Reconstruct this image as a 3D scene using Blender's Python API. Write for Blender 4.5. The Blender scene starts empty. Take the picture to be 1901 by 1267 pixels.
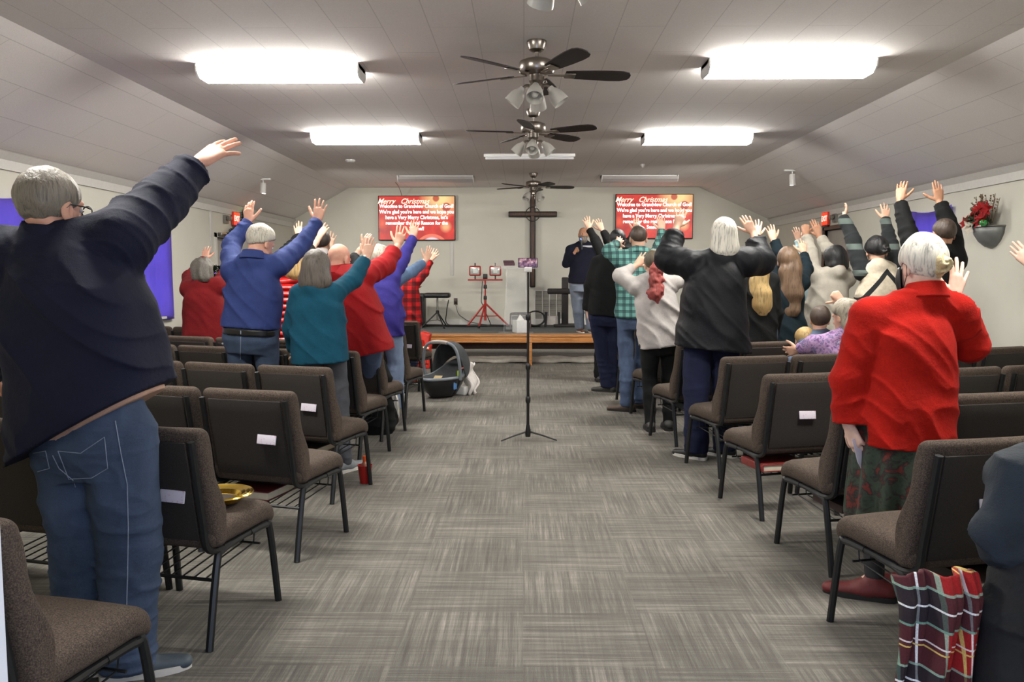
import bpy, math, random
import numpy as np
from mathutils import Vector, Matrix
from mathutils.bvhtree import BVHTree
random.seed(7)
PI = math.pi
scene = bpy.context.scene
COL = scene.collection
# ------------------------------------------------------------------ camera
FPX, IW, IH, EYE = 1534.0, 1901, 1267, 1.35
PITCH = math.atan(125.5/FPX)
YAW = math.atan((972-950.5)/FPX*math.cos(PITCH))
def ray(px, py):
    x = (px-950.5)/FPX; y = -(py-633.5)/FPX
    fy = math.cos(PITCH)+y*math.sin(PITCH); fz = -math.sin(PITCH)+y*math.cos(PITCH)
    return Vector((x*math.cos(YAW)-fy*math.sin(YAW), x*math.sin(YAW)+fy*math.cos(YAW), fz))
def AT(px, py, Y):
    r = ray(px, py); return Vector((0, 0, EYE))+r*(Y/r.y)
def GR(px, py, z=0.0):
    r = ray(px, py); return Vector((0, 0, EYE))+r*((z-EYE)/r.z)
def ATX(px, py, X):
    r = ray(px, py); return Vector((0, 0, EYE))+r*(X/r.x)
cam_d = bpy.data.cameras.new('camera'); cam = bpy.data.objects.new('camera', cam_d); COL.objects.link(cam)
cam_d.sensor_width = 36; cam_d.lens = FPX/IW*36; cam_d.clip_start = 0.02
cam.location = (0, 0, EYE); cam.rotation_euler = (PI/2-PITCH, 0, YAW)
scene.camera = cam
# ------------------------------------------------------------------ tagging
def tag(o, label=None, cat=None, group=None, kind=None):
    if label: o['label'] = label
    if cat: o['category'] = cat
    if group: o['group'] = group
    if kind: o['kind'] = kind
    return o
def empty(name, loc=(0, 0, 0), rz=0.0):
    o = bpy.data.objects.new(name, None); COL.objects.link(o)
    o.empty_display_size = 0.1
    o.location = loc; o.rotation_euler = (0, 0, rz); return o
def thing(name, label, cat, loc=(0, 0, 0), rz=0.0, group=None):
    return tag(empty(name, loc, rz), label, cat, group)
def children(o): return [c for c in bpy.data.objects if c.parent == o]
def copy_tree(o, kids, parent=None):
    c = o.copy(); COL.objects.link(c)
    if parent: c.parent = parent
    for ch in kids.get(o.name, []): copy_tree(ch, kids, c)
    return c
def kid_map():
    m = {}
    for c in bpy.data.objects:
        if c.parent: m.setdefault(c.parent.name, []).append(c)
    return m
# ------------------------------------------------------------------ mesh builder
class MB:
    def __init__(s): s.v = []; s.f = []
    def add(s, vs, fs):
        n = len(s.v); s.v += [tuple(v) for v in vs]; s.f += [tuple(i+n for i in f) for f in fs]; return s
    def box(s, x0, x1, y0, y1, z0, z1):
        return s.add([(x0,y0,z0),(x1,y0,z0),(x1,y1,z0),(x0,y1,z0),(x0,y0,z1),(x1,y0,z1),(x1,y1,z1),(x0,y1,z1)],
                     [(0,3,2,1),(4,5,6,7),(0,1,5,4),(1,2,6,5),(2,3,7,6),(3,0,4,7)])
    def rbox(s, c, half, r, m=4, inner=3, fn=None):
        r = min(r, *half)*0.999
        def axis(h):
            a = [-(h-r)-r*math.cos(i*PI/2/m) for i in range(m)]
            k = max(1, inner)
            b = [-(h-r)+2*(h-r)*i/k for i in range(k+1)]
            return a+b+[-x for x in reversed(a)]
        A = [axis(h) for h in half]; N = [len(a)-1 for a in A]
        idx = {}; vs = []; fs = []
        def vid(i, j, k):
            key = (i, j, k)
            if key not in idx:
                p = (A[0][i], A[1][j], A[2][k])
                q = [max(-(h-r), min(h-r, x)) for x, h in zip(p, half)]
                d = [a-b for a, b in zip(p, q)]
                # box surface sample -> sphere direction
                L = math.sqrt(sum(t*t for t in d)) or 1
                p2 = tuple(b+t/L*r for b, t in zip(q, d))
                if fn: p2 = fn(*p2)
                idx[key] = len(vs); vs.append(tuple(a+b for a, b in zip(p2, c)))
            return idx[key]
        for (a, b, cc) in ((0, 1, 2), (1, 2, 0), (2, 0, 1)):
            for side in (0, N[cc]):
                for i in range(N[a]):
                    for j in range(N[b]):
                        q = []
                        for (di, dj) in ((0, 0), (1, 0), (1, 1), (0, 1)):
                            t = [0, 0, 0]; t[a] = i+di; t[b] = j+dj; t[cc] = side
                            q.append(vid(*t))
                        if side == 0: q.reverse()
                        fs.append(q)
        return s.add(vs, fs)
    def tube(s, path, r, seg=8, closed=False, caps=True):
        P = [Vector(p) for p in path]; n = len(P)
        R = r if isinstance(r, (list, tuple)) else [r]*n
        vs = []; fs = []
        T = []
        for i in range(n):
            if closed: t = P[(i+1) % n]-P[i-1]
            else: t = P[min(i+1, n-1)]-P[max(i-1, 0)]
            T.append(t.normalized() if t.length > 1e-9 else Vector((0, 0, 1)))
        u = T[0].orthogonal().normalized()
        for i in range(n):
            u = (u-T[i]*u.dot(T[i]))
            if u.length < 1e-6: u = T[i].orthogonal()
            u.normalize(); w = T[i].cross(u)
            for k in range(seg):
                a = 2*PI*k/seg; vs.append(P[i]+(u*math.cos(a)+w*math.sin(a))*R[i])
        m = n if closed else n-1
        for i in range(m):
            for k in range(seg):
                a = i*seg+k; b = i*seg+(k+1) % seg; c = ((i+1) % n)*seg+(k+1) % seg; d = ((i+1) % n)*seg+k
                fs.append((a, b, c, d))
        if caps and not closed:
            fs.append(tuple(range(seg-1, -1, -1))); fs.append(tuple((n-1)*seg+k for k in range(seg)))
        return s.add(vs, fs)
    def lathe(s, prof, c=(0, 0, 0), axis=(0, 0, 1), seg=24, capped=True):
        ax = Vector(axis).normalized(); u = ax.orthogonal().normalized(); w = ax.cross(u); c = Vector(c)
        vs = []; fs = []
        for (r, h) in prof:
            for k in range(seg):
                a = 2*PI*k/seg; vs.append(c+ax*h+(u*math.cos(a)+w*math.sin(a))*r)
        for i in range(len(prof)-1):
            for k in range(seg):
                fs.append((i*seg+k, i*seg+(k+1) % seg, (i+1)*seg+(k+1) % seg, (i+1)*seg+k))
        if capped:
            fs.append(tuple(range(seg-1, -1, -1))); n = len(prof)-1
            fs.append(tuple(n*seg+k for k in range(seg)))
        return s.add(vs, fs)
    def prism(s, pts, d):   # pts: list of 3d, extruded by vector d
        n = len(pts); P = [Vector(p) for p in pts]; d = Vector(d)
        return s.add(P+[p+d for p in P], [tuple(range(n-1, -1, -1)), tuple(range(n, 2*n))]+[(i, (i+1) % n, n+(i+1) % n, n+i) for i in range(n)])
    def grid(s, fn, nu, nv):
        vs = [fn(i/nu, j/nv) for j in range(nv+1) for i in range(nu+1)]
        return s.add(vs, [(j*(nu+1)+i, j*(nu+1)+i+1, (j+1)*(nu+1)+i+1, (j+1)*(nu+1)+i) for j in range(nv) for i in range(nu)])
    def build(s, name, mat, parent=None, smooth=True, loc=None, solid=0.0, sharp=35):
        me = bpy.data.meshes.new(name); me.from_pydata(s.v, [], s.f); me.update()
        import bmesh
        bm = bmesh.new(); bm.from_mesh(me); bmesh.ops.recalc_face_normals(bm, faces=bm.faces); bm.to_mesh(me); bm.free()
        if smooth:
            me.polygons.foreach_set('use_smooth', [True]*len(me.polygons))
            if sharp: me.set_sharp_from_angle(angle=math.radians(sharp))
        if mat: me.materials.append(mat)
        o = bpy.data.objects.new(name, me); COL.objects.link(o)
        if parent: o.parent = parent
        if loc: o.location = loc
        if solid:
            md = o.modifiers.new('thickness', 'SOLIDIFY'); md.thickness = solid; md.offset = 0
        return o
def arc(cx, cy, r, a0, a1, n):
    return [(cx+r*math.cos(a0+(a1-a0)*i/n), cy+r*math.sin(a0+(a1-a0)*i/n)) for i in range(n+1)]
def smooth_path(pts, n=6):
    P = [Vector(p) for p in pts]; out = []
    for i in range(len(P)-1):
        p0 = P[max(i-1, 0)]; p1 = P[i]; p2 = P[i+1]; p3 = P[min(i+2, len(P)-1)]
        for k in range(n):
            t = k/n
            out.append(0.5*((2*p1)+(-p0+p2)*t+(2*p0-5*p1+4*p2-p3)*t*t+(-p0+3*p1-3*p2+p3)*t**3))
    out.append(P[-1]); return out
# ------------------------------------------------------------------ materials
def srgb(r, g, b):
    return tuple(((c/255)/12.92 if c/255 <= .04045 else ((c/255+.055)/1.055)**2.4) for c in (r, g, b))+(1,)
class NT:
    def __init__(s, name):
        s.m = bpy.data.materials.new(name); s.m.use_nodes = True; s.t = s.m.node_tree
        s.b = s.t.nodes['Principled BSDF']
    def n(s, typ, **kw):
        nd = s.t.nodes.new(typ)
        for k, v in kw.items():
            if k in nd.inputs: nd.inputs[k].default_value = v
            else: setattr(nd, k, v)
        return nd
    def l(s, a, b): s.t.links.new(a, b)
    def coord(s, kind='Object', scale=(1, 1, 1), rot=(0, 0, 0)):
        tc = s.n('ShaderNodeTexCoord'); mp = s.n('ShaderNodeMapping')
        mp.inputs['Scale'].default_value = scale; mp.inputs['Rotation'].default_value = rot
        s.l(tc.outputs[kind], mp.inputs['Vector']); return mp.outputs['Vector']
    def noise(s, vec, scale, detail=4, rough=.55, dist=0.0):
        nd = s.n('ShaderNodeTexNoise'); nd.inputs['Scale'].default_value = scale; nd.inputs['Detail'].default_value = detail
        nd.inputs['Roughness'].default_value = rough; nd.inputs['Distortion'].default_value = dist
        if vec is not None: s.l(vec, nd.inputs['Vector'])
        return nd.outputs['Fac']
    def ramp(s, fac, stops, interp='LINEAR'):
        r = s.n('ShaderNodeValToRGB'); r.color_ramp.interpolation = interp
        e = r.color_ramp.elements
        while len(e) > 1: e.remove(e[-1])
        e[0].position = stops[0][0]; e[0].color = stops[0][1]
        for p, c in stops[1:]:
            x = e.new(p); x.color = c
        s.l(fac, r.inputs['Fac']); return r.outputs['Color']
    def math(s, op, a, b=None, c=None):
        nd = s.n('ShaderNodeMath'); nd.operation = op
        for i, v in enumerate((a, b, c)):
            if v is None: continue
            if isinstance(v, (int, float)): nd.inputs[i].default_value = v
            else: s.l(v, nd.inputs[i])
        return nd.outputs[0]
    def mix(s, fac, a, b, mode='MIX'):
        nd = s.n('ShaderNodeMix'); nd.data_type = 'RGBA'; nd.blend_type = mode
        for sock, v in ((nd.inputs[0], fac), (nd.inputs[6], a), (nd.inputs[7], b)):
            if isinstance(v, (int, float, tuple)): sock.default_value = v
            else: s.l(v, sock)
        return nd.outputs[2]
    def sep(s, vec):
        nd = s.n('ShaderNodeSeparateXYZ'); s.l(vec, nd.inputs[0]); return nd.outputs
    def comb(s, x, y, z):
        nd = s.n('ShaderNodeCombineXYZ')
        for i, v in enumerate((x, y, z)):
            if isinstance(v, (int, float)): nd.inputs[i].default_value = v
            else: s.l(v, nd.inputs[i])
        return nd.outputs[0]
    def bump(s, h, strength=.3, dist=.002):
        b = s.n('ShaderNodeBump'); b.inputs['Strength'].default_value = strength; b.inputs['Distance'].default_value = dist
        s.l(h, b.inputs['Height']); s.l(b.outputs[0], s.b.inputs['Normal'])
    def base(s, c):
        if isinstance(c, tuple): s.b.inputs['Base Color'].default_value = c
        else: s.l(c, s.b.inputs['Base Color'])
    def set(s, **kw):
        for k, v in kw.items(): s.b.inputs[k.replace('_', ' ')].default_value = v
def dark(c, k): return (c[0]*k, c[1]*k, c[2]*k, 1)
def M(name, rgb, rough=.6, metal=0.0, var=.15, nscale=30, bump=0.0, bscale=200, coat=0, spec=.5):
    t = NT(name); c = srgb(*rgb) if max(rgb) > 1 else tuple(rgb)+(1,)
    v = t.coord()
    if var > 0:
        f = t.noise(v, nscale, 4); t.base(t.ramp(f, [(.3, dark(c, 1-var)), (.7, dark(c, 1+var))]))
    else: t.base(c)
    t.set(Roughness=rough, Metallic=metal)
    t.b.inputs['Specular IOR Level'].default_value = spec
    if coat: t.b.inputs['Coat Weight'].default_value = coat
    if bump: t.bump(t.noise(v, bscale, 3), bump, .002)
    return t.m
def cloth(name, rgb, rough=.9, weave=350, var=.18, bump=.35, sheen=.0, fold=12, knit=False):
    t = NT(name); c = srgb(*rgb); v = t.coord()
    f = t.noise(v, fold, 5, .6); g = t.noise(v, weave, 2)
    col = t.ramp(f, [(.3, dark(c, 1-var)), (.7, dark(c, 1+var))])
    col = t.mix(.35, col, t.ramp(g, [(.3, dark(c, .7)), (.7, dark(c, 1.3))]))
    t.base(col); t.set(Roughness=rough); t.b.inputs['Specular IOR Level'].default_value = .25
    if sheen: t.b.inputs['Sheen Weight'].default_value = sheen
    h = t.math('ADD', t.math('MULTIPLY', g, .25), t.noise(v, 28, 4, .6))
    t.bump(h, bump, .006)
    return t.m
def denim(name, rgb):
    t = NT(name); c = srgb(*rgb); v = t.coord(scale=(1, 1, .5))
    f = t.noise(v, 7, 6, .62); w = t.noise(t.coord(scale=(6, 6, 1)), 160, 2)
    col = t.ramp(f, [(.3, dark(c, .62)), (.5, c), (.72, dark(c, 1.5))])
    col = t.mix(.3, col, t.ramp(w, [(.35, dark(c, .6)), (.65, dark(c, 1.5))]))
    t.base(col); t.set(Roughness=.92); t.b.inputs['Specular IOR Level'].default_value = .2
    t.bump(t.noise(t.coord(scale=(1, 1, 2)), 22, 5), .3, .008)
    return t.m
def metal(name, rgb, rough=.3):
    return M(name, rgb, rough, 1.0, .05, 60)
def emis(name, rgb, strength, base=(255, 255, 255)):
    t = NT(name); t.base(srgb(*base)); t.b.inputs['Emission Color'].default_value = srgb(*rgb)
    t.b.inputs['Emission Strength'].default_value = strength
    return t.m
EXPO = 0.0
# ================================================================== THE ROOM
XL, XR, YB, YF = -4.32, 4.58, 15.5, 0.78
ZC, ZW, CX = 2.94, 2.34, 3.24
ST_Y, ST_H = 12.75, 0.39
def wall_mat(name, rgb):
    t = NT(name); v = t.coord(); c = srgb(*rgb)
    f = t.noise(v, 1.3, 5); g = t.noise(v, 160, 3)
    t.base(t.ramp(f, [(.25, dark(c, .94)), (.75, dark(c, 1.05))])); t.set(Roughness=.75)
    t.bump(g, .15, .002); return t.m
m_wall = wall_mat('painted_wall', (206, 204, 192))
m_trim = M('white_trim', (205, 203, 198), .5, var=.04)
# carpet tiles with streaks running both ways
t = NT('streaked_carpet_tiles'); tc = t.coord(); s_ = t.sep(tc)
TS = 0.457
sx = t.math('FLOOR', t.math('DIVIDE', s_[0], TS)); sy = t.math('FLOOR', t.math('DIVIDE', s_[1], TS))
chk = t.math('MODULO', t.math('ABSOLUTE', t.math('ADD', sx, sy)), 2.0)
nA = t.noise(t.comb(t.math('MULTIPLY', s_[0], 1.6), t.math('MULTIPLY', s_[1], 62), t.math('MULTIPLY', sy, 3.1)), 1.0, 5, .75)
nB = t.noise(t.comb(t.math('MULTIPLY', s_[0], 62), t.math('MULTIPLY', s_[1], 1.6), t.math('MULTIPLY', sx, 5.7)), 1.0, 5, .75)
mx = t.n('ShaderNodeMix'); mx.data_type = 'FLOAT'
t.l(t.math('ADD', t.math('MULTIPLY', chk, .46), .27), mx.inputs[0]); t.l(nA, mx.inputs[2]); t.l(nB, mx.inputs[3])
patch = t.noise(tc, 2.2, 3); pile = t.noise(tc, 420, 2)
fac = t.math('ADD', mx.outputs[0], t.math('MULTIPLY', t.math('SUBTRACT', patch, .5), .30))
col = t.ramp(fac, [(.34, srgb(72, 70, 65)), (.5, srgb(103, 100, 93)), (.6, srgb(132, 127, 119)), (.72, srgb(168, 162, 152))])
col = t.mix(.3, col, t.ramp(pile, [(.3, srgb(58, 56, 54)), (.7, srgb(150, 146, 140))]))
t.base(col); t.set(Roughness=.96); t.b.inputs['Specular IOR Level'].default_value = .1
t.bump(t.math('ADD', pile, mx.outputs[0]), .5, .004)
m_carpet = t.m
# ceiling tiles
def ceil_mat(name, c0):
    t = NT(name); v = t.coord(rot=(0, 0, PI/2))
    br = t.n('ShaderNodeTexBrick'); t.l(v, br.inputs['Vector'])
    c = srgb(*c0)
    br.inputs['Color1'].default_value = c; br.inputs['Color2'].default_value = dark(c, .965); br.inputs['Mortar'].default_value = dark(c, .6)
    br.inputs['Scale'].default_value = 1; br.inputs['Mortar Size'].default_value = .0035; br.inputs['Mortar Smooth'].default_value = .3
    br.inputs['Brick Width'].default_value = 1.22; br.inputs['Row Height'].default_value = .305
    v2 = t.coord(); f = t.noise(v2, .9, 4); g = t.noise(v2, 90, 4, .7)
    col = t.mix(.12, br.outputs['Color'], t.ramp(f, [(.3, dark(c, .8)), (.7, dark(c, 1.15))]))
    col = t.mix(.3, col, t.ramp(g, [(.3, dark(c, .82)), (.7, dark(c, 1.12))]))
    t.base(col); t.set(Roughness=.85); t.bump(g, .35, .004); return t.m
m_ceil = ceil_mat('fibre_ceiling_tiles', (228, 223, 220))
def S(o, kind='structure'): o['kind'] = kind; return o
S(MB().box(XL-.1, XR+.1, -.1, YB+.1, -.1, 0).build('floor', m_carpet, smooth=False))
# ceiling: flat middle, two slopes
th = .06
c = MB()
prof = [(XL-.05, ZW-.028), (-CX, ZC), (CX+.0, ZC), (XR+.05, ZW-.028+.0)]
for (x0, z0), (x1, z1) in zip(prof[:-1], prof[1:]):
    c.prism([(x0, -.1, z0), (x1, -.1, z1), (x1, -.1, z1+th), (x0, -.1, z0+th)], (0, YB+.2, 0))
S(c.build('ceiling', m_ceil, smooth=False))
def wall_with_holes(name, X, sgn, holes, ztop):
    m = MB(); ys = sorted({-.1, YB+.1}|{h[0] for h in holes}|{h[1] for h in holes})
    x0, x1 = (X, X+sgn*.12); x0, x1 = min(x0, x1), max(x0, x1)
    for a, b in zip(ys[:-1], ys[1:]):
        hs = [h for h in holes if h[0] <= a+1e-6 and h[1] >= b-1e-6]
        if hs:
            h = hs[0]
            if h[2] > 0: m.box(x0, x1, a, b, 0, h[2])
            m.box(x0, x1, a, b, h[3], ztop)
        else: m.box(x0, x1, a, b, 0, ztop)
    return S(m.build(name, m_wall, smooth=False))
WL = [(6.1, 7.1, .84, 1.96), (9.1, 10.0, .84, 1.96)]
WR = [(8.98, 9.82, .84, 1.98)]
DL = (11.62, 12.45, 0, 1.86); DR = (11.8, 12.72, 0, 2.0)
wall_with_holes('wall_left', XL, -1, WL+[DL], ZW+.02)
wall_with_holes('wall_right', XR, 1, WR+[DR], ZW+.02)
m = MB(); m.prism([(XL-.1, YB, 0), (XR+.1, YB, 0), (XR+.1, YB, ZW), (CX, YB, ZC+.02), (-CX, YB, ZC+.02), (XL-.1, YB, ZW)], (0, .12, 0))
S(m.build('wall_back', m_wall, smooth=False))
# front wall: the camera looks in through its doorway
m = MB(); m.box(XL-.1, -.62, YF-.12, YF, 0, ZC+.05); m.box(.95, XR+.1, YF-.12, YF, 0, ZC+.05); m.box(-.62, .95, YF-.12, YF, 2.12, ZC+.05)
S(m.build('wall_front', m_wall, smooth=False))
pj = GR(15, 1267, .9); xj = AT(15, 1267, YF+.015).x
m = MB(); m.box(-.63, xj, YF-.13, YF+.015, 0, 2.13); m.box(.93, .97, YF-.13, YF+.015, 0, 2.13); m.box(-.63, .97, YF-.13, YF+.015, 2.1, 2.17)
S(m.build('door_3', m_trim, smooth=False))
# cornices, baseboards
for nm, X, sg in (('trim_1', XL, 1), ('trim_2', XR, -1)):
    m = MB(); m.prism([(X, YF, ZW+.0), (X, YF, ZW-.13), (X+sg*.02, YF, ZW-.13), (X+sg*.025, YF, ZW-.05), (X+sg*.075, YF, ZW+.01)], (0, YB-YF, 0))
    S(m.build(nm, m_trim, smooth=False))
m = MB(); m.box(XL, XR, YB-.02, YB, ZW+.3-.3, ZW-.0) if False else None
for nm, X, sg in (('baseboard_left', XL, 1), ('baseboard_right', XR, -1)):
    m = MB(); d = DL if sg > 0 else DR
    for a, b in ((YF, d[0]-.06), (d[1]+.06, ST_Y)):
        m.box(min(X, X+sg*.015), max(X, X+sg*.015), a, b, 0, .1)
    S(m.build(nm, m_trim, smooth=False))
MB().box(-4.3, 4.56, YB-.015, YB, ST_H, ST_H+.1).build('baseboard_back', m_trim, smooth=False)['kind'] = 'structure'
# stage
m_stage = M('grey_stage_carpet', (88, 92, 92), .95, var=.25, nscale=60, bump=.4, bscale=400)
m_riser = M('pale_carpeted_riser', (140, 136, 130), .95, var=.12, nscale=80, bump=.3)
st = S(MB().box(XL, XR, ST_Y, YB, ST_H-.03, ST_H).build('floor_stage', m_stage, smooth=False))
S(MB().box(XL, XR, ST_Y+.01, YB, 0, ST_H-.03).build('trim_3', m_riser, smooth=False))
m_nose = M('stained_nosing', (70, 46, 32), .5, var=.2)
S(MB().box(XL, XR, ST_Y-.012, ST_Y+.012, ST_H-.13, ST_H-.002).build('trim_4', m_nose, smooth=False))
# windows with violet cloths
def drape_mat(name, c, glow):
    t = NT(name); v = t.coord(); cc = srgb(*c)
    s = t.sep(v)
    f = t.noise(v, 3, 4)
    t.base(t.ramp(f, [(.3, dark(cc, .8)), (.7, dark(cc, 1.2))])); t.set(Roughness=.8)
    tr = t.n('ShaderNodeBsdfTranslucent'); tr.inputs['Color'].default_value = srgb(*glow)
    mxs = t.n('ShaderNodeMixShader'); mxs.inputs[0].default_value = .55
    out = t.t.nodes['Material Output']
    t.l(t.b.outputs[0], mxs.inputs[1]); t.l(tr.outputs[0], mxs.inputs[2]); t.l(mxs.outputs[0], out.inputs['Surface'])
    t.bump(t.noise(t.coord(scale=(1, 1, .2)), 30, 3), .3, .01); return t.m
m_drape = drape_mat('violet_window_cloth', (118, 98, 196), (158, 142, 226))
m_glass = NT('window_glass'); m_glass.base((1, 1, 1, 1)); m_glass.set(Roughness=.05); m_glass.b.inputs['Transmission Weight'].default_value = 1.0; m_glass.b.inputs['IOR'].default_value = 1.1; m_glass = m_glass.m
wn = 0
for X, sg, L in ((XL, 1, WL), (XR, -1, WR)):
    for (y0, y1, z0, z1) in L:
        wn += 1
        xo = X-sg*.09
        m = MB(); w = .035
        m.box(xo-.02, xo+.02, y0, y1, z0, z0+w); m.box(xo-.02, xo+.02, y0, y1, z1-w, z1)
        m.box(xo-.02, xo+.02, y0, y0+w, z0, z1); m.box(xo-.02, xo+.02, y1-w, y1, z0, z1)
        zc_ = (z0+z1)/2; m.box(xo-.02, xo+.02, y0, y1, zc_-.02, zc_+.02)
        f = S(m.build('window_%d' % wn, m_trim, smooth=False))
        MB().box(xo-.003, xo+.003, y0, y1, z0, z1).build('pane', m_glass, f, smooth=False)
        MB().box(X-.02 if sg > 0 else X-.05, X+.05 if sg > 0 else X+.02, y0-.03, y1+.03, z0-.03, z0).build('sill', m_trim, f, smooth=False)
        # hanging cloth
        ya, yb, zt, zb = y0-.06, y1+.07, z1+.1, z0-.03
        if wn == 1: ya, yb = 6.0, 7.12; zt = 2.0
        if wn == 2: zb = .8
        def fn(u, v, ya=ya, yb=yb, zt=zt, zb=zb, X=X, sg=sg):
            y = ya+(yb-ya)*u; z = zb+(zt-zb)*v
            z -= .045*math.sin(PI*u)*v
            x = X+sg*(.03+.012*math.sin(u*17+v*2)+.006*math.sin(u*41)+.02*(1-v)*abs(math.sin(u*5)))
            return (x, y, z)
        lab = {1: 'violet cloth over the left wall window nearest the camera, beside the navy jacket man',
               2: 'violet cloth over the farther left wall window, glowing with a bright lower corner',
               3: 'violet cloth over the right wall window behind raised dark sleeves'}[wn]
        tag(MB().grid(fn, 40, 24).build('window_cloth', m_drape, solid=.002), lab, 'curtain', 'violet cloths over the windows')
# doors
m_door = M('grey_painted_door', (158, 154, 146), .5, var=.05); m_brown = M('brown_door_frame', (84, 60, 48), .5, var=.2)
m_steel = metal('brushed_steel', (150, 148, 142), .35)
def door(nm, X, sg, d, mf):
    y0, y1, _, z1 = d; m = MB(); w = .06
    x0, x1 = sorted((X-sg*.12, X+sg*.02))
    m.box(x0, x1, y0-w, y0, 0, z1+w); m.box(x0, x1, y1, y1+w, 0, z1+w); m.box(x0, x1, y0-w, y1+w, z1, z1+w)
    o = S(m.build(nm, mf, smooth=False))
    xc = X-sg*.06
    MB().rbox((xc, (y0+y1)/2, z1/2), (.02, (y1-y0)/2-.003, z1/2-.004), .004, 2, 1).build('door_leaf', m_door, o)
    m = MB(); xh = xc+sg*.02; m.lathe([(.026, 0), (.026, .012), (.01, .014), (.01, .04), (.026, .045), (.03, .06), (.02, .075)], (xh, y0+.08, .95), (sg, 0, 0), 16)
    m.build('door_handle', m_steel, o)
    return o
door('door_1', XL, 1, DL, M('white_door_frame', (205, 202, 196), .5, var=.03)); door('door_2', XR, -1, DR, m_brown)
# closer arm on left door, cable duct strips
m_duct = M('white_plastic_duct', (198, 196, 192), .45, var=.03)
a = ATX(390, 410, XL); b = ATX(390, 470, XL)
tag(MB().rbox((XL+.01, a.y, 1.95), (.01, .03, .32), .004, 2, 1).build('cable_duct', m_duct), 'white vertical cable duct on left wall beside the door', 'cable duct')
a = AT(839, 449, YB); b = AT(839, 512, YB)
tag(MB().rbox((a.x, YB-.008, (a.z+b.z)/2), (.028, .008, (a.z-b.z)/2), .003, 2, 1).build('cable_duct', m_duct), 'pale cable duct running down the back wall under the left screen', 'cable duct')
cl = MB(); cl.rbox((XL+.05, 11.75, 1.9), (.03, .11, .025), .008, 2, 1)
cl.tube([(XL+.05, 11.8, 1.9), (XL+.2, 12.0, 1.9), (XL+.03, 12.2, 1.88)], .008)
tag(cl.build('door_closer', m_steel), 'grey metal closer at top of the left wall door', 'door closer')
# exit signs
def exit_sign(X, sg, y, z, lab):
    o = thing('exit_sign', lab, 'exit sign', (X+sg*.03, y, z))
    MB().rbox((0, 0, 0), (.02, .125, .10), .008, 2, 1).build('housing', M('exit_housing', (214, 60, 40), .5, var=0), o)
    face = emis('exit_sign_red', (255, 52, 22), 1.6, (200, 40, 20))
    MB().box(-.002, .002, -.115, .115, -.09, .09).build('face', face, o, smooth=False, loc=(sg*.021, 0, 0))
    MB().rbox((0, 0, 0), (.004, .12, .012), .003, 2, 1).build('lower_edge', M('exit_edge_dark', (60, 52, 50), .5, var=0), o, loc=(sg*.014, 0, -.11))
    cu = bpy.data.curves.new('exit_letters', 'FONT'); cu.body = 'EXIT'; cu.size = .11; cu.align_x = 'CENTER'; cu.align_y = 'CENTER'; cu.extrude = .001; cu.offset = .003
    to = bpy.data.objects.new('tmp', cu); me = bpy.data.meshes.new_from_object(to); bpy.data.objects.remove(to)
    me.materials.append(emis('exit_letters_pale', (255, 190, 170), 1.3)); q = bpy.data.objects.new('letters', me); COL.objects.link(q); q.parent = o
    q.location = (sg*.024, 0, 0); q.rotation_euler = (PI/2, 0, PI/2 if sg > 0 else -PI/2)
    return o
pL = ATX(440, 403, XL); pR = ATX(1533, 400, XR)
exit_sign(XL, 1, 12.35, 2.16, 'red lit exit sign above the left wall door beside coloured bulbs')
exit_sign(XR, -1, 12.62, 2.17, 'red lit exit sign above the brown framed door on right wall')
m_white = M('white_plastic', (215, 214, 210), .45, var=.02); m_black = M('black_plastic', (20, 20, 21), .45, var=.2)
def em_light(X, sg, y, z, lab):
    o = thing('emergency_light', lab, 'emergency light', (X+sg*.02, y, z))
    MB().rbox((0, 0, 0), (.02, .07, .06), .006, 2, 1).build('housing', M('grey_housing', (120, 116, 110), .5, var=.05), o)
    for s in (-1, 1):
        MB().lathe([(.02, 0), (.035, .02), (.035, .045), (.02, .05)], (sg*.02, s*.035, .02), (sg, 0, -.3), 14).build('lamp_head', m_steel, o)
em_light(XL, 1, 11.98, 2.13, 'small grey emergency light on left wall beside exit sign')
em_light(XR, -1, 12.28, 2.16, 'small grey emergency light on right wall beside exit sign')
R = math.radians
# ------------------------------------------------------------------ lights in the ceiling
m_fix = M('white_fixture_metal', (225, 225, 222), .4, var=.02)
m_diff = emis('lit_prismatic_diffuser', (254, 251, 244), 74.0)
m_diff_off = M('unlit_prismatic_diffuser', (172, 166, 164), .35, var=.05)
def fixture(x, y, lab, on=True, L=1.24, W=.30, grp='lit ceiling wraparound lights'):
    o = thing('ceiling_light', lab, 'ceiling light', (x, y, ZC), 0, grp)
    MB().box(-L/2, L/2, -W/2+.03, W/2-.03, -.03, 0).build('housing', m_fix, o, smooth=False)
    h = .1; pr = [(-W/2, -.022), (-W/2+.008, -.062), (-W/2+.06, -h), (W/2-.06, -h), (W/2-.008, -.062), (W/2, -.022)]
    m = MB(); m.prism([(-L/2+.012, a, b) for a, b in pr], (L-.024, 0, 0))
    m.build('diffuser', m_diff if on else m_diff_off, o, smooth=False)
    for s in (-1, 1):
        m = MB(); m.prism([(s*L/2-(.012 if s > 0 else 0), a*1.02, b*1.02) for a, b in pr]+[(s*L/2-(.012 if s > 0 else 0), W/2, 0), (s*L/2-(.012 if s > 0 else 0), -W/2, 0)], (.012, 0, 0))
        m.build('end_cap', m_fix, o, smooth=False)
    return o
fixture(-1.87, 6.52, 'large bright ceiling light at left, nearest the camera in the photo')
fixture(1.99, 6.42, 'large bright ceiling light at right, nearest the camera in the photo')
fixture(-1.80, 9.62, 'bright ceiling light at left, the farther one of the lit pair')
fixture(1.99, 9.72, 'bright ceiling light at right, the farther one of the lit pair')
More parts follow.
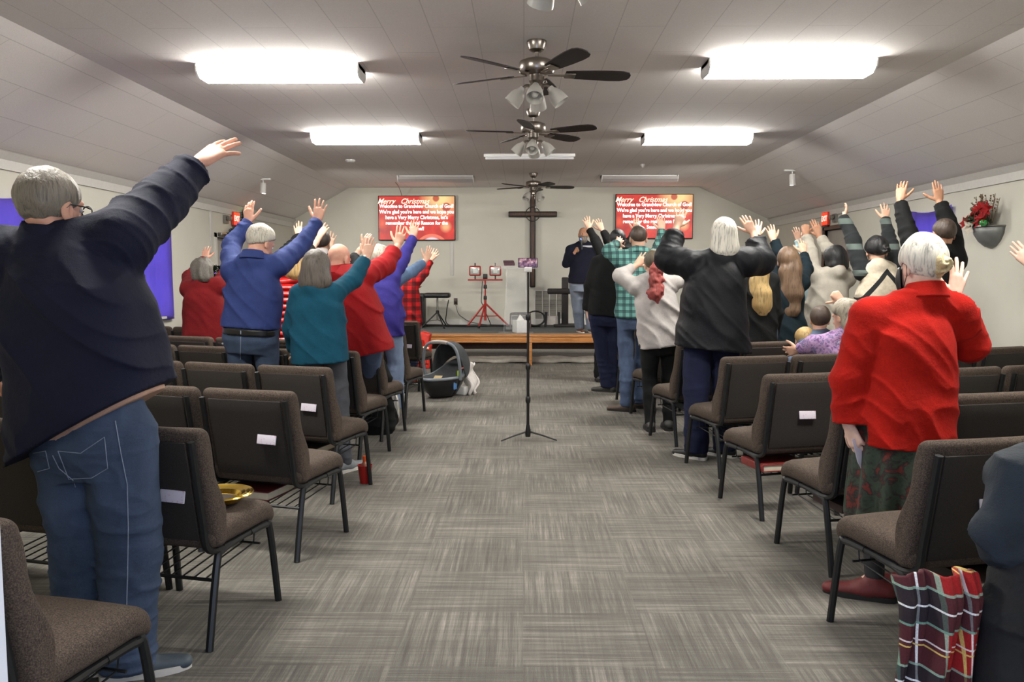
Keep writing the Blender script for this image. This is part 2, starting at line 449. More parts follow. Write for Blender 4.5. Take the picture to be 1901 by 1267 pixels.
fixture(-1.87, 3.3, 'bright ceiling light overhead at left, above the top edge of the photo')
fixture(1.99, 3.2, 'bright ceiling light overhead at right, above the top edge of the photo')
a = AT(812, 341, 13.9); b = AT(1183, 341, 13.9)
fixture(a.x, 13.7, 'unlit ceiling light over the stage above the left screen', False, grp='unlit stage lights')
fixture(b.x, 13.7, 'unlit ceiling light over the stage above the right screen', False, grp='unlit stage lights')
a = AT(983, 295, 11.2)
o = thing('tube_light', 'unlit white fluorescent batten across the ceiling between the fans', 'ceiling light', (a.x, 11.2, ZC))
MB().rbox((0, 0, -.02), (.61, .035, .02), .006, 2, 1).build('housing', m_fix, o)
MB().tube([(-.59, 0, -.055), (.59, 0, -.055)], .019, 12).build('tube', M('white_tube_glass', (225, 224, 228), .3, var=0), o)
a = GR(650, 297, ZC)
tag(MB().lathe([(.07, 0), (.07, -.02), (.05, -.035), (.0, -.036)], (a.x, a.y, ZC), seg=20).build('smoke_detector', m_white), 'round white smoke detector on ceiling near farther left light', 'smoke detector')
a = AT(1000+195, 304, 11.0)
tag(MB().lathe([(.03, 0), (.03, -.02), (.012, -.05), (.0, -.052)], (GR(1193, 305, ZC).x, GR(1193, 305, ZC).y, ZC), seg=16).build('sprinkler_head', m_white), 'small white sprinkler head on ceiling right of the tube light', 'sprinkler')
def spot(x, y, sg, lab):
    z = ZC-(abs(x)-CX)*(ZC-ZW)/(abs(XL if sg < 0 else XR)-CX)
    o = thing('spot_lamp', lab, 'spotlight', (x, y, z), 0, 'white can spotlights on the sloped ceiling')
    MB().rbox((0, 0, -.01), (.11, .02, .012), .005, 2, 1).build('track', m_fix, o)
    MB().tube([(0, 0, -.02), (0, 0, -.07)], .008).build('stem', m_fix, o)
    MB().lathe([(.0, 0), (.035, 0), (.04, -.01), (.043, -.15), (.038, -.15), (.03, -.12)], (0, 0, -.06), (-sg*.06, .0, 1), 18).build('lamp_head', m_white, o)
    ld = bpy.data.lights.new('stage_spot', 'SPOT'); ld.energy = 260; ld.spot_size = R(95); ld.spot_blend = .8; ld.shadow_soft_size = .12; ld.color = (1, .95, .88)
    lo = bpy.data.objects.new('stage_spot', ld); COL.objects.link(lo); lo.parent = o; lo.location = (0, 0, -.24)
    lo.rotation_euler = (Vector((-sg*2.2, 3.4, -1.7))).to_track_quat('-Z', 'Y').to_euler()
spot(-3.69, 11.8, -1, 'white can spotlight on the left sloped ceiling')
spot(3.65, 11.43, 1, 'white can spotlight on the right sloped ceiling')
# ------------------------------------------------------------------ ceiling fans
m_nickel = metal('brushed_nickel', (150, 142, 134), .28)
m_blade = M('dark_walnut_blade', (34, 24, 22), .55, var=.3, nscale=18)
t = NT('frosted_glass_shade'); t.base(srgb(215, 212, 205)); t.set(Roughness=.35); t.b.inputs['Transmission Weight'].default_value = .35; m_shade = t.m
def blade_mesh():
    n = 14; top = []
    out = [(.20, .045), (.27, .055), (.40, .066), (.52, .072), (.60, .068), (.645, .05), (.66, .02)]
    pts = [(x, w) for x, w in out]+[(x, -w*1.0) for x, w in reversed(out)]
    m = MB(); m.prism([(x, y, 0) for x, y in pts], (0, 0, .007)); return m
def fan(x, y, lab, rot, shade_rot):
    o = thing('ceiling_fan', lab, 'ceiling fan', (x, y, ZC), 0, 'ceiling fans down the middle of the room')
    MB().lathe([(.0, 0), (.068, 0), (.07, -.018), (.055, -.06), (.032, -.075), (.0, -.076)], seg=24).build('canopy', m_nickel, o)
    MB().tube([(0, 0, -.07), (0, 0, -.135)], .013, 12).build('downrod', m_nickel, o)
    MB().lathe([(.0, -.115), (.03, -.118), (.085, -.125), (.118, -.14), (.122, -.155), (.122, -.2), (.112, -.215), (.075, -.222), (.06, -.225), (.0, -.226)], seg=32).build('motor_housing', m_nickel, o)
    for k in range(5):
        a = rot+2*PI*k/5
        bl = blade_mesh().build('blade', m_blade, o, smooth=False)
        bl.location = (0, 0, -.222); bl.rotation_euler = (math.radians(-13), 0, a)
        ir = MB(); ir.rbox((.155, 0, -.004), (.075, .014, .004), .003, 2, 1); ir.rbox((.235, 0, -.006), (.035, .035, .004), .003, 2, 1)
        io = ir.build('blade_iron', m_nickel, bl)
    MB().lathe([(.0, -.226), (.052, -.228), (.055, -.27), (.045, -.285), (.05, -.3), (.048, -.33), (.02, -.35), (.0, -.352)], seg=24).build('light_kit', m_nickel, o)
    for k in range(4):
        a = shade_rot+2*PI*k/4; d = Vector((math.cos(a), math.sin(a), 0))
        st_ = Vector((0, 0, -.30))+d*.045; e = st_+d*.05+Vector((0, 0, -.02))
        arm = MB().tube(smooth_path([st_, st_+d*.03, e], 4), .011, 10).build('lamp_arm', m_nickel, o)
        ax = (d*.62+Vector((0, 0, -.78))).normalized()
        MB().lathe([(.0, -.01), (.022, -.008), (.026, .012), (.04, .03), (.052, .06), (.057, .095), (.06, .125), (.056, .125), (.052, .09), (.045, .055), (.03, .03), (.0, .025)], e, ax, 24, False).build('lamp_shade', m_shade, o)
        MB().lathe([(.0, .02), (.012, .022), (.016, .05), (.026, .08), (.02, .1), (.0, .108)], e, ax, 14, False).build('bulb', M('bulb_glass', (238, 234, 222), .2, var=0) if False else m_white, o)
    for s in (-1, 1):
        MB().tube([(s*.02, -.05, -.34), (s*.02, -.05, -.42)], .0015, 5).build('pull_chain', m_nickel, o)
    return o
R = math.radians
fan(.13, 3.57, 'brushed nickel ceiling fan cut off by top edge of the photo', R(8), R(20))
fan(.088, 5.82, 'brushed nickel ceiling fan with dark blades, nearest one fully visible', R(8), R(-95))
fan(.093, 8.2, 'brushed nickel ceiling fan, second fully visible, behind the nearest', R(-27), R(-95))
fan(.155, 13.3, 'farthest ceiling fan with dark blades above the wall cross', R(8), R(-45))
# cable dropping to left screen
a = AT(740, 314, 15.0); b = AT(741, 364, 15.38)
tag(MB().tube(smooth_path([(a.x, 14.6, ZC), (a.x, 15.0, 2.9), (a.x, 15.38, b.z)], 5), .006, 6).build('screen_cable', M('brown_cable', (110, 84, 74), .6, var=0)), 'thin brown cable dropping from ceiling to left screen', 'cable')
# ------------------------------------------------------------------ screens
def screen_mat():
    t = NT('lit_christmas_slide'); v = t.coord(); s = t.sep(v)
    x, z = s[0], s[2]
    def circ(cx, cz, r, soft):
        d = t.math('SQRT', t.math('ADD', t.math('POWER', t.math('SUBTRACT', x, cx), 2), t.math('POWER', t.math('SUBTRACT', z, cz), 2)))
        return t.math('SUBTRACT', 1.0, t.math('SMOOTH_MIN', t.math('MAXIMUM', t.math('DIVIDE', t.math('SUBTRACT', d, r), soft), 0.0), 1.0, .05))
    nz = t.noise(v, 3.0, 3)
    col = t.ramp(nz, [(.25, srgb(140, 6, 2)), (.5, srgb(206, 22, 6)), (.75, srgb(240, 48, 14))])
    col = t.mix(circ(.45, .38, .08, .34), col, srgb(255, 224, 150))
    col = t.mix(t.math('MULTIPLY', circ(.36, .36, .05, .02), .9), col, srgb(190, 50, 24))
    col = t.mix(t.math('MULTIPLY', circ(.55, .2, .07, .02), .9), col, srgb(176, 34, 16))
    col = t.mix(t.math('MULTIPLY', circ(.54, -.16, .03, .09), .9), col, srgb(255, 190, 130))
    col = t.mix(t.math('MULTIPLY', circ(-.64, -.1, .0, .12), .5), col, srgb(255, 110, 60))
    big = circ(.28, -.62, .32, .012); inn = circ(.28, -.66, .30, .02); inn2 = circ(.28, -.56, .19, .03)
    col = t.mix(big, col, srgb(255, 120, 90)); col = t.mix(inn, col, srgb(176, 16, 8)); col = t.mix(inn2, col, srgb(252, 220, 226))
    t.l(col, t.b.inputs['Emission Color']); t.b.inputs['Emission Strength'].default_value = 1.0
    t.base((.02, .0, .0, 1)); t.set(Roughness=.4); return t.m
m_slide = screen_mat(); m_txt = emis('lit_slide_lettering', (255, 246, 240), 1.5); m_script = emis('lit_script_lettering', (255, 226, 170), 1.2)
m_bezel = M('black_screen_bezel', (12, 12, 13), .3, var=0)
def text_mesh(body, size, mat, name, parent, loc, shear=0, offset=0.0, extr=.0008, align='CENTER', rot=(PI/2, 0, 0), sx=1.0):
    cu = bpy.data.curves.new(name, 'FONT'); cu.body = body; cu.size = size; cu.align_x = align; cu.align_y = 'CENTER'
    cu.extrude = extr; cu.offset = offset; cu.shear = shear; cu.resolution_u = 4
    to = bpy.data.objects.new('tmp', cu); me = bpy.data.meshes.new_from_object(to); bpy.data.objects.remove(to)
    me.materials.clear(); me.materials.append(mat); q = bpy.data.objects.new(name, me); COL.objects.link(q); q.parent = parent
    q.location = loc; q.rotation_euler = rot; q.scale = (sx, 1, 1); return q
def tv(px0, py0, px1, py1, lab, hide):
    a = AT(px0, py0, 15.42); b = AT(px1, py1, 15.42); c = (a+b)/2
    o = thing('wall_screen', lab, 'television', (c.x, 15.42, c.z), 0, 'wall screens showing a Christmas slide')
    W, Hh = .715, .412
    MB().rbox((0, .02, 0), (W, .025, Hh), .008, 2, 1).build('bezel', m_bezel, o)
    sc = MB().box(-W+.014, W-.014, -.008, -.006, -Hh+.014, Hh-.014).build('display', m_slide, o, smooth=False)
    text_mesh('Merry   Christmas', .135, m_script, 'script_line', sc, (-.25, -.011, .305), .45, .0005, sx=.95)
    L = ['Welcome to Grandview Church of God!', "We're glad you're here and we hope you", "have a Very Merry Christmas, let's", 'remember the real Reason for the', 'Season!!']
    for i, s_ in enumerate(L):
        text_mesh(s_, .094, m_txt, 'text_line', sc, (0, -.010, .215-.103*i), 0, .002, sx=.88)
    MB().rbox((0, .055, -.05), (.2, .03, .16), .01, 2, 1).build('wall_mount', m_black, o)
    return o
tv(702, 363, 845, 447, 'left wall screen showing a red Merry Christmas slide', 0)
tv(1141, 361, 1288, 443, 'right wall screen with red Christmas slide, partly behind raised hands', 0)
# ------------------------------------------------------------------ crosses
m_wood = NT('dark_stained_wood'); _v = m_wood.coord(scale=(14, 14, 1.2)); m_wood.base(m_wood.ramp(m_wood.noise(_v, 6, 5, .6, .6), [(.3, srgb(48, 32, 25)), (.6, srgb(86, 60, 46)), (.8, srgb(112, 82, 62))])); m_wood.set(Roughness=.5); m_wood = m_wood.m
m_wood_edge = M('black_wood_edge', (26, 20, 18), .5, var=.2)
def beam(m, x0, x1, z0, z1, y0, y1, r): m.rbox(((x0+x1)/2, (y0+y1)/2, (z0+z1)/2), ((x1-x0)/2, (y1-y0)/2, (z1-z0)/2), r, 3, 2); return m
c0 = AT(989, 398, 15.4)
o = thing('wall_cross', 'tall dark wooden cross hanging on the back wall between the screens', 'cross', (c0.x, 15.42, c0.z))
beam(MB(), -.052, .052, -1.35, .52, -.03, .03, .02).build('upright', m_wood_edge, o)
beam(MB(), -.45, .45, -.052, .052, -.045, .015, .02).build('crossbeam', m_wood_edge, o)
beam(MB(), -.03, .03, -1.32, .50, -.052, -.02, .008).build('upright_inlay', m_wood, o)
beam(MB(), -.42, .42, -.03, .03, -.06, -.03, .008).build('crossbeam_inlay', m_wood, o)
MB().tube([(.13*math.cos(a), -.055, .13*math.sin(a)) for a in [2*PI*i/28 for i in range(28)]], .008, 6, True).build('wreath_ring', M('dark_vine', (46, 40, 34), .7, var=.2), o)
MB().rbox((.06, -.06, .13), (.02, .01, .02), .006, 2, 1).build('ornament', m_steel, o)
c1 = AT(1049, 541, 14.95)
o = thing('standing_cross', 'black wooden cross standing on stage behind the preacher', 'cross', (c1.x, 14.95, ST_H))
beam(MB(), -.06, .06, 0, AT(1049, 515, 14.95).z-ST_H, -.05, .05, .02).build('upright', m_wood_edge, o)
beam(MB(), -.32, .32, c1.z-ST_H-.05, c1.z-ST_H+.05, -.09, -.02, .02).build('crossbeam', m_wood_edge, o)
beam(MB(), -.2, .2, 0, .05, -.2, .2, .01).build('foot', m_wood_edge, o)
# ------------------------------------------------------------------ things on the stage
a = AT(994, 541, YB); b = AT(1046, 592, YB)
o = thing('air_grille', 'grey louvred return air grille low on the back wall', 'air vent', ((a.x+b.x)/2, YB-.012, (a.z+b.z)/2))
W = (b.x-a.x)/2; Hh = (a.z-b.z)/2
m = MB(); m.box(-W-.03, W+.03, -.006, .012, -Hh-.03, -Hh); m.box(-W-.03, W+.03, -.006, .012, Hh, Hh+.03)
for i in range(5):
    x = -W+2*W*i/4; m.box(x-.008 if 0 < i < 4 else (x-.03 if i == 0 else x), x+.008 if 0 < i < 4 else (x if i == 0 else x+.03), -.006, .012, -Hh, Hh)
m.build('frame', m_trim, o, smooth=False)
m = MB()
for i in range(22):
    z = -Hh+2*Hh*(i+.5)/22
    m.add([(-W, .0, z-.006), (W, .0, z-.006), (W, .010, z+.008), (-W, .010, z+.008)], [(0, 1, 2, 3)])
m.build('louvres', M('grey_louvre', (128, 124, 118), .5, var=.05), o, smooth=False)
# outlet and plug
a = AT(846, 560, YB-.01)
o = thing('wall_outlet', 'dark brown outlet with a plug on the back wall', 'outlet', (a.x, YB-.006, a.z))
MB().rbox((0, 0, 0), (.035, .006, .06), .003, 2, 1).build('plate', M('brown_outlet', (64, 38, 34), .4, var=0), o)
MB().rbox((0, -.025, -.01), (.016, .02, .02), .006, 2, 1).build('plug', m_black, o)
m_cord = M('black_cord', (26, 25, 26), .5, var=.1); m_greycord = M('grey_cord', (110, 108, 104), .5, var=.1)
b = AT(868, 592, 15.1)
tag(MB().tube(smooth_path([(a.x, 15.46, a.z-.05), (a.x+.05, 15.44, a.z-.22), (a.x+.14, 15.42, a.z-.30), (b.x+.05, 15.3, ST_H+.06), (b.x+.4, 15.1, ST_H+.012)], 6), .008, 6).build('power_cord', m_greycord), 'grey power cord hanging from the wall outlet to the stage floor', 'cord')
p = [AT(x, y, 15.2) for x, y in ((833, 557), (829, 580), (833, 600))]
p = [(q.x, 15.2, max(q.z, ST_H+.012)) for q in p]
tag(MB().tube(smooth_path([p[0], p[1], (p[2][0], 15.15, ST_H+.02), (p[2][0]+.5, 15.0, ST_H+.012), (p[2][0]+1.2, 14.9, ST_H+.012)], 6), .010, 6).build('microphone_cable', m_cord), 'black cable arching up against back wall left of outlet', 'cable')
def floorpath(pts, seed, r, lab, name='floor_cable'):
    rr = random.Random(seed); P = []
    for (x, y) in pts: P.append((x+rr.uniform(-.02, .02), y+rr.uniform(-.02, .02), ST_H+r))
    tag(MB().tube(smooth_path(P, 5), r, 6).build(name, m_cord), lab, 'cable', 'black cables along the stage floor')
floorpath([(-2.2, 15.05), (-1.7, 15.15), (-1.2, 15.02), (-.7, 15.12), (-.2, 15.0)], 3, .014, 'black cable lying along stage floor behind the red work lamp stand')
floorpath([(-1.9, 14.8), (-1.5, 14.92), (-1.0, 14.75), (-.55, 14.9), (.0, 14.8), (.3, 14.95)], 4, .011, 'black cable snaking in front of the drum throne on stage floor')
# speaker, star, throne
a = AT(760, 603, 14.7); b = AT(788, 603, 14.7)
zt = AT(770, 545, 14.7).z
o = thing('stage_speaker', 'black box loudspeaker on stage beside the drum throne', 'speaker', ((a.x+b.x)/2-.03, 14.8, ST_H))
MB().rbox((0, 0, (zt-ST_H)/2), (.17, .15, (zt-ST_H)/2), .02, 3, 1).build('cabinet', m_black, o)
MB().rbox((0, -.152, (zt-ST_H)/2), (.14, .006, (zt-ST_H)/2-.05), .005, 2, 1).build('grille', M('dark_grille', (14, 14, 15), .9, var=.3, nscale=300), o)
MB().rbox((0, -.15, zt-ST_H-.03), (.1, .01, .012), .004, 2, 1).build('control_strip', M('dark_teal_strip', (40, 66, 70), .4, var=.1), o)
star = MB(); pts = []
for i in range(10):
    r_ = .115 if i % 2 == 0 else .05; an = PI/2+i*PI/5; pts.append((r_*math.cos(an), 0, r_*math.sin(an)))
vs = pts+[(x, .02, z) for x, _, z in pts]+[(0, -.03, 0), (0, .05, 0)]
fs = [(i, (i+1) % 10, 20) for i in range(10)]+[(10+(i+1) % 10, 10+i, 21) for i in range(10)]+[(i, 10+i, 10+(i+1) % 10, (i+1) % 10) for i in range(10)]
star.add(vs, fs)
so = star.build('wooden_star', M('rustic_brown_star', (104, 74, 48), .6, var=.3), smooth=False)
so.location = (AT(772, 536, 14.8).x, 14.78, zt+.1); so.rotation_euler = (0, R(8), 0); tag(so, 'rustic brown five pointed star standing on the speaker', 'ornament')
a = AT(806, 603, 14.5)
o = thing('drum_throne', 'black padded drum throne on a folding tripod on stage', 'stool', (a.x+.05, 14.6, ST_H))
zt = AT(806, 545, 14.6).z-ST_H
MB().rbox((0, 0, zt-.035), (.23, .16, .045), .04, 4, 2).build('seat', m_black, o)
MB().tube([(0, 0, .14), (0, 0, zt-.08)], .016, 10).build('post', m_steel, o)
MB().lathe([(.03, 0), (.03, .05), (.02, .06)], (0, 0, .25), seg=12).build('collar', m_black, o)
for k in range(3):
    an = R(90+120*k+90); d = Vector((math.cos(an), math.sin(an), 0))
    MB().tube([Vector((0, 0, .28)), d*.28+Vector((0, 0, .012))], .012, 8).build('leg', m_black, o)
    MB().tube([Vector((0, 0, .14)), d*.17+Vector((0, 0, .12))], .006, 6).build('brace', m_steel, o)
    MB().lathe([(.016, 0), (.016, .02)], d*.28, seg=10).build('rubber_foot', m_black, o)
a = AT(776, 596, 14.5)
tag(MB().rbox((a.x, 14.35, ST_H+.07), (.075, .05, .07), .01, 2, 1).build('tissue_carton', M('pale_blue_carton', (150, 190, 200), .6, var=.15, nscale=12)), 'pale blue carton in front of speaker at stage edge behind chairs', 'box')
# work light
xw = AT(901, 603, 14.75).x; m_red = M('red_painted_steel', (166, 40, 32), .4, var=.12); yw = 14.75
zb = AT(901, 520, yw).z-ST_H
o = thing('work_light_stand', 'red twin halogen work light on a tripod on stage', 'work light', (xw, yw, ST_H))
MB().tube([(0, 0, .12), (0, 0, zb*.62)], .022, 12).build('lower_pole', m_red, o)
MB().tube([(0, 0, zb*.6), (0, 0, zb)], .014, 12).build('upper_pole', m_red, o)
for z in (zb*.62, zb*.85): MB().lathe([(.03, -.03), (.032, 0), (.026, .04)], (0, 0, z), seg=14).build('clamp_collar', m_black, o)
for k, (dx, dy) in enumerate(((-.33, .02), (.42, .1), (-.1, -.3))):
    MB().tube([(0, 0, .43), (dx, dy, .015)], .016, 8).build('leg', m_red, o)
    MB().tube([(0, 0, .2), (dx*.55, dy*.55, .2)], .008, 6).build('brace', m_red, o)
    MB().lathe([(.022, -.01), (.022, .03)], (dx, dy, .01), seg=10).build('foot_cap', m_black, o)
MB().rbox((0, 0, zb), (.31, .016, .014), .006, 2, 1).build('crossbar', m_red, o)
MB().rbox((0, 0, zb+.06), (.04, .035, .045), .012, 3, 1).build('junction_box', m_black, o)
m_lens = M('silver_reflector_lens', (186, 196, 190), .15, metal=.3, var=.2, nscale=14)
for s, tilt in ((-1, 0), (1, .1)):
    h = MB(); xx = s*.18; zz = zb+.16
    ho = h.rbox((xx, 0, zz), (.105, .05, .09), .025, 3, 2).build('lamp_housing', m_red, o)
    MB().rbox((xx, -.052, zz), (.08, .006, .066), .01, 2, 1).build('lens', m_lens, ho)
    MB().rbox((xx, -.056, zz), (.035, .006, .04), .01, 2, 1).build('halogen_tube', m_white, ho)
    MB().tube([(xx, 0, zz+.09), (xx, 0, zz+.14)], .012, 8).build('grip', m_black, ho)
    MB().tube([(xx, 0, zb), (xx, 0, zb+.08)], .012, 8).build('swivel', m_black, ho)
MB().tube(smooth_path([(-.05, .02, zb-.02), (-.07, .02, zb*.6), (-.05, .02, .4), (.1, .12, .03)], 6), .007, 6).build('lamp_cord', m_cord, o)
# coil, music stand base, folding chair behind lectern
a = AT(994, 598, 14.9)
ring = MB()
for k in range(4): ring.tube([(a.x+(.16+.004*k)*math.cos(t_), 14.85-.02*k, ST_H+.155+.13*math.sin(t_)) for t_ in [2*PI*i/30 for i in range(30)]], .012, 6, True)
tag(ring.build('cable_coil', m_cord), 'coiled black cable leaning on stage right of the acrylic lectern', 'cable coil')
a = AT(1026, 595, 14.8)
o = thing('floor_monitor_frame', 'small black angled frame with pale card beside the vent on stage', 'music stand', (a.x, 14.8, ST_H))
MB().prism([(-.15, 0, 0), (-.11, 0, 0), (-.09, 0, .27), (-.14, 0, .27)], (0, .1, 0)).build('side_plate', m_black, o, smooth=False)
MB().prism([(.1, 0, 0), (.14, 0, 0), (.13, 0, .27), (.09, 0, .27)], (0, .1, 0)).build('side_plate', m_black, o, smooth=False)
MB().box(-.13, .12, .05, .06, .05, .2).build('card', M('pale_card', (196, 190, 184), .6, var=.1), o, smooth=False)
a = AT(966, 600, 14.4)
m_tubeg = M('dark_bronze_tube', (60, 42, 44), .4, metal=.4, var=.1)
o = thing('folding_chair', 'dark tubular folding chair standing behind the acrylic lectern', 'chair', (a.x, 14.3, ST_H))
hh = AT(966, 582, 14.3).z-ST_H
for s in (-1, 1):
    MB().tube(smooth_path([(s*.17, -.12, 0), (s*.17, -.03, .22), (s*.165, .05, hh*1.0-.02)], 4), .012, 8).build('leg', m_tubeg, o)
    MB().tube([(s*.18, .18, 0), (s*.17, -.02, .26)], .011, 8).build('leg', m_tubeg, o)
MB().tube(smooth_path([(-.165, .05, hh-.04), (-.14, .05, hh), (.14, .05, hh), (.165, .05, hh-.04)], 4), .014, 8).build('top_rail', m_tubeg, o)
MB().rbox((0, .045, hh-.12), (.15, .008, .07), .006, 2, 1).build('backrest', M('grey_chair_panel', (150, 148, 146), .5, var=.05), o)
MB().rbox((0, .02, .25), (.16, .13, .012), .01, 2, 1).build('seat', m_tubeg, o)
# acrylic lectern
t = NT('clear_acrylic'); t.base((.9, .93, .93, 1)); t.set(Roughness=.08, Alpha=.10); m_acr = t.m
yp = 13.15; c = AT(958, 620, yp); zt = AT(960, 490, yp).z
o = thing('acrylic_lectern', 'clear acrylic lectern at the front of the stage', 'lectern', (c.x, yp, ST_H))
MB().rbox((0, 0, .012), (.28, .2, .012), .005, 2, 1).build('base', m_acr, o)
m = MB(); m.prism([(-.2, -.05, .02), (-.2, -.02, .02), (-.14, .05, zt-ST_H-.05), (-.14, .02, zt-ST_H-.05)], (.012, 0, 0)); m.prism([(.19, -.05, .02), (.19, -.02, .02), (.13, .05, zt-ST_H-.05), (.13, .02, zt-ST_H-.05)], (.012, 0, 0))
m.build('side_panel', m_acr, o, smooth=False)
MB().rbox((0, .12, (zt-ST_H)/2), (.17, .006, (zt-ST_H)/2-.06), .003, 2, 1).build('front_panel', m_acr, o)
top = MB().rbox((0, 0, 0), (.33, .2, .006), .004, 2, 1).build('reading_top', m_acr, o); top.location = (-.02, 0, zt-ST_H-.03); top.rotation_euler = (R(14), 0, 0)
MB().rbox((0, -.19, .02), (.33, .005, .025), .003, 2, 1).build('lip', m_acr, top)
a = AT(945, 492, yp); nb = MB().rbox((0, 0, 0), (.085, .11, .018), .008, 2, 1).build('notebook', M('purple_brown_cover', (92, 62, 74), .5, var=.2)); nb.location = (a.x, yp, zt+.012); nb.rotation_euler = (R(14), 0, .1)
tag(nb, 'closed dusky purple notebook lying on the acrylic lectern top', 'notebook')
o = thing('tissue_box', 'white cube tissue box with pale blue side on stage edge at lectern foot', 'tissue box', (AT(966, 620, 13.08).x, 13.08, ST_H+.025), R(22))
MB().rbox((0, 0, .1), (.1, .1, .1), .006, 2, 1).build('carton', M('white_carton', (214, 214, 212), .6, var=.05), o)
MB().box(.1005, .1015, -.09, .09, .02, .18).build('blue_side', M('pale_aqua_print', (160, 202, 210), .6, var=.15, nscale=15), o, smooth=False)
ti = MB(); ti.add([(-.06, -.03, .2), (.06, -.02, .2), (.05, .04, .2), (-.05, .03, .2), (-.01, 0, .285), (.03, .01, .255)], [(0, 1, 5, 4), (1, 2, 5), (2, 3, 4, 5), (3, 0, 4)]); ti.build('tissue', m_white, o)
# altar bench in front of stage
m_oak = NT('honey_oak'); _v = m_oak.coord(scale=(1.2, 16, 16)); m_oak.base(m_oak.ramp(m_oak.noise(_v, 5, 5, .6, .4), [(.3, srgb(150, 96, 48)), (.55, srgb(188, 128, 70)), (.8, srgb(208, 150, 92))])); m_oak.set(Roughness=.4); m_oak = m_oak.m
bl_, br_ = -1.42, 1.95
o = thing('altar_bench', 'long honey oak altar bench in front of the stage', 'bench', ((bl_+br_)/2, 12.2, 0))
hw = (br_-bl_)/2
MB().rbox((0, .05, .435), (hw, .17, .016), .008, 3, 2).build('seat_board', m_oak, o)
MB().rbox((0, -.1, .385), (hw-.02, .01, .032), .004, 2, 1).build('apron', m_oak, o)
MB().rbox((0, -.115, .345), (hw-.02, .01, .008), .004, 2, 1).build('moulding', m_oak, o)
MB().rbox((0, .14, .27), (hw-.03, .01, .05), .003, 2, 1).build('rear_rail', m_nose, o)
for x in (-hw+.02, AT(985, 650, 12.1).x-(bl_+br_)/2, hw-.02):
    MB().rbox((x, .02, .21), (.022, .14, .21), .006, 2, 1).build('leg', m_oak, o)
m = MB()
def roll(cx, n, seed):
    rr = random.Random(seed); P = []; Rr = []
    for i in range(n+1):
        P.append((bl_+.15+(br_-bl_-.3)*i/n, cx+.02*math.sin(i*1.7+seed), .052+.006*math.sin(i*.9+seed))); Rr.append(.045+.006*math.sin(i*1.3+seed*2))
    return P, Rr
P, Rr = roll(12.50, 26, 1); m.tube(smooth_path(P, 3), [Rr[min(i//3, len(Rr)-1)] for i in range(len(P)*3-2)], 12)
P, Rr = roll(12.42, 26, 5); P = [(a_, b_, c_-.01) for a_, b_, c_ in P]; m.tube(smooth_path(P, 3), [Rr[min(i//3, len(Rr)-1)]*.9 for i in range(len(P)*3-2)], 12)
tag(m.build('folded_cloth', cloth('cream_fabric', (216, 210, 198), bump=.5)), 'long cream cloth bundled on floor beneath the altar bench', 'cloth')
# phone tripod
b0 = GR(980, 818); o = thing('phone_tripod', 'thin black phone tripod standing in the centre aisle', 'tripod', (b0.x, b0.y, 0))
zph = AT(976, 488, b0.y).z
MB().tube([(0, 0, .04), (0, 0, .62)], .0125, 12).build('lower_pole', m_black, o)
MB().tube([(0, 0, .6), (0, 0, 1.0)], .0105, 12).build('middle_pole', m_black, o)
MB().tube([(0, 0, 1.0), (0, 0, zph-.06)], .0085, 12).build('upper_pole', m_black, o)
for z in (.33, .6, 1.0): MB().lathe([(.015, -.025), (.02, -.01), (.02, .02), (.013, .03)], (0, 0, z), seg=14).build('twist_lock', m_black, o)
for px_, py_ in ((930, 821), (1034, 820), (985, 800)):
    g = GR(px_, py_); d = Vector((g.x-b0.x, g.y-b0.y, 0)); 
    MB().tube([Vector((0, 0, .075)), d*.5+Vector((0, 0, .045)), d+Vector((0, 0, .008))], [.008, .007, .006], 8).build('leg', m_black, o)
MB().lathe([(.02, 0), (.024, .03), (.014, .1)], (0, 0, .03), seg=14).build('hub', m_black, o)
MB().rbox((0, 0, zph-.055), (.03, .012, .02), .005, 2, 1).build('phone_clamp', m_white, o)
o = thing('phone', 'smartphone filming in landscape on top of the aisle tripod', 'phone', (b0.x-.002, b0.y, zph))
MB().rbox((0, 0, 0), (.078, .005, .038), .005, 3, 1).build('case', m_black, o)
t = NT('phone_screen_view'); v = t.coord(); s_ = t.sep(v); nz = t.noise(t.coord(scale=(1, 1, 1)), 45, 4, .6)
cc = t.ramp(nz, [(.34, srgb(60, 40, 70)), (.44, srgb(150, 96, 120)), (.52, srgb(196, 150, 160)), (.62, srgb(226, 206, 208)), (.75, srgb(190, 80, 80))], 'CONSTANT')
dk = t.math('LESS_THAN', s_[2], -.002); cc = t.mix(t.math('MULTIPLY', dk, .4), cc, srgb(90, 70, 120))
t.l(cc, t.b.inputs['Emission Color']); t.b.inputs['Emission Strength'].default_value = .9; t.base((.01, .01, .01, 1)); m_ph = t.m
MB().box(-.072, .072, -.0062, -.0055, -.034, .034).build('display', m_ph, o, smooth=False)
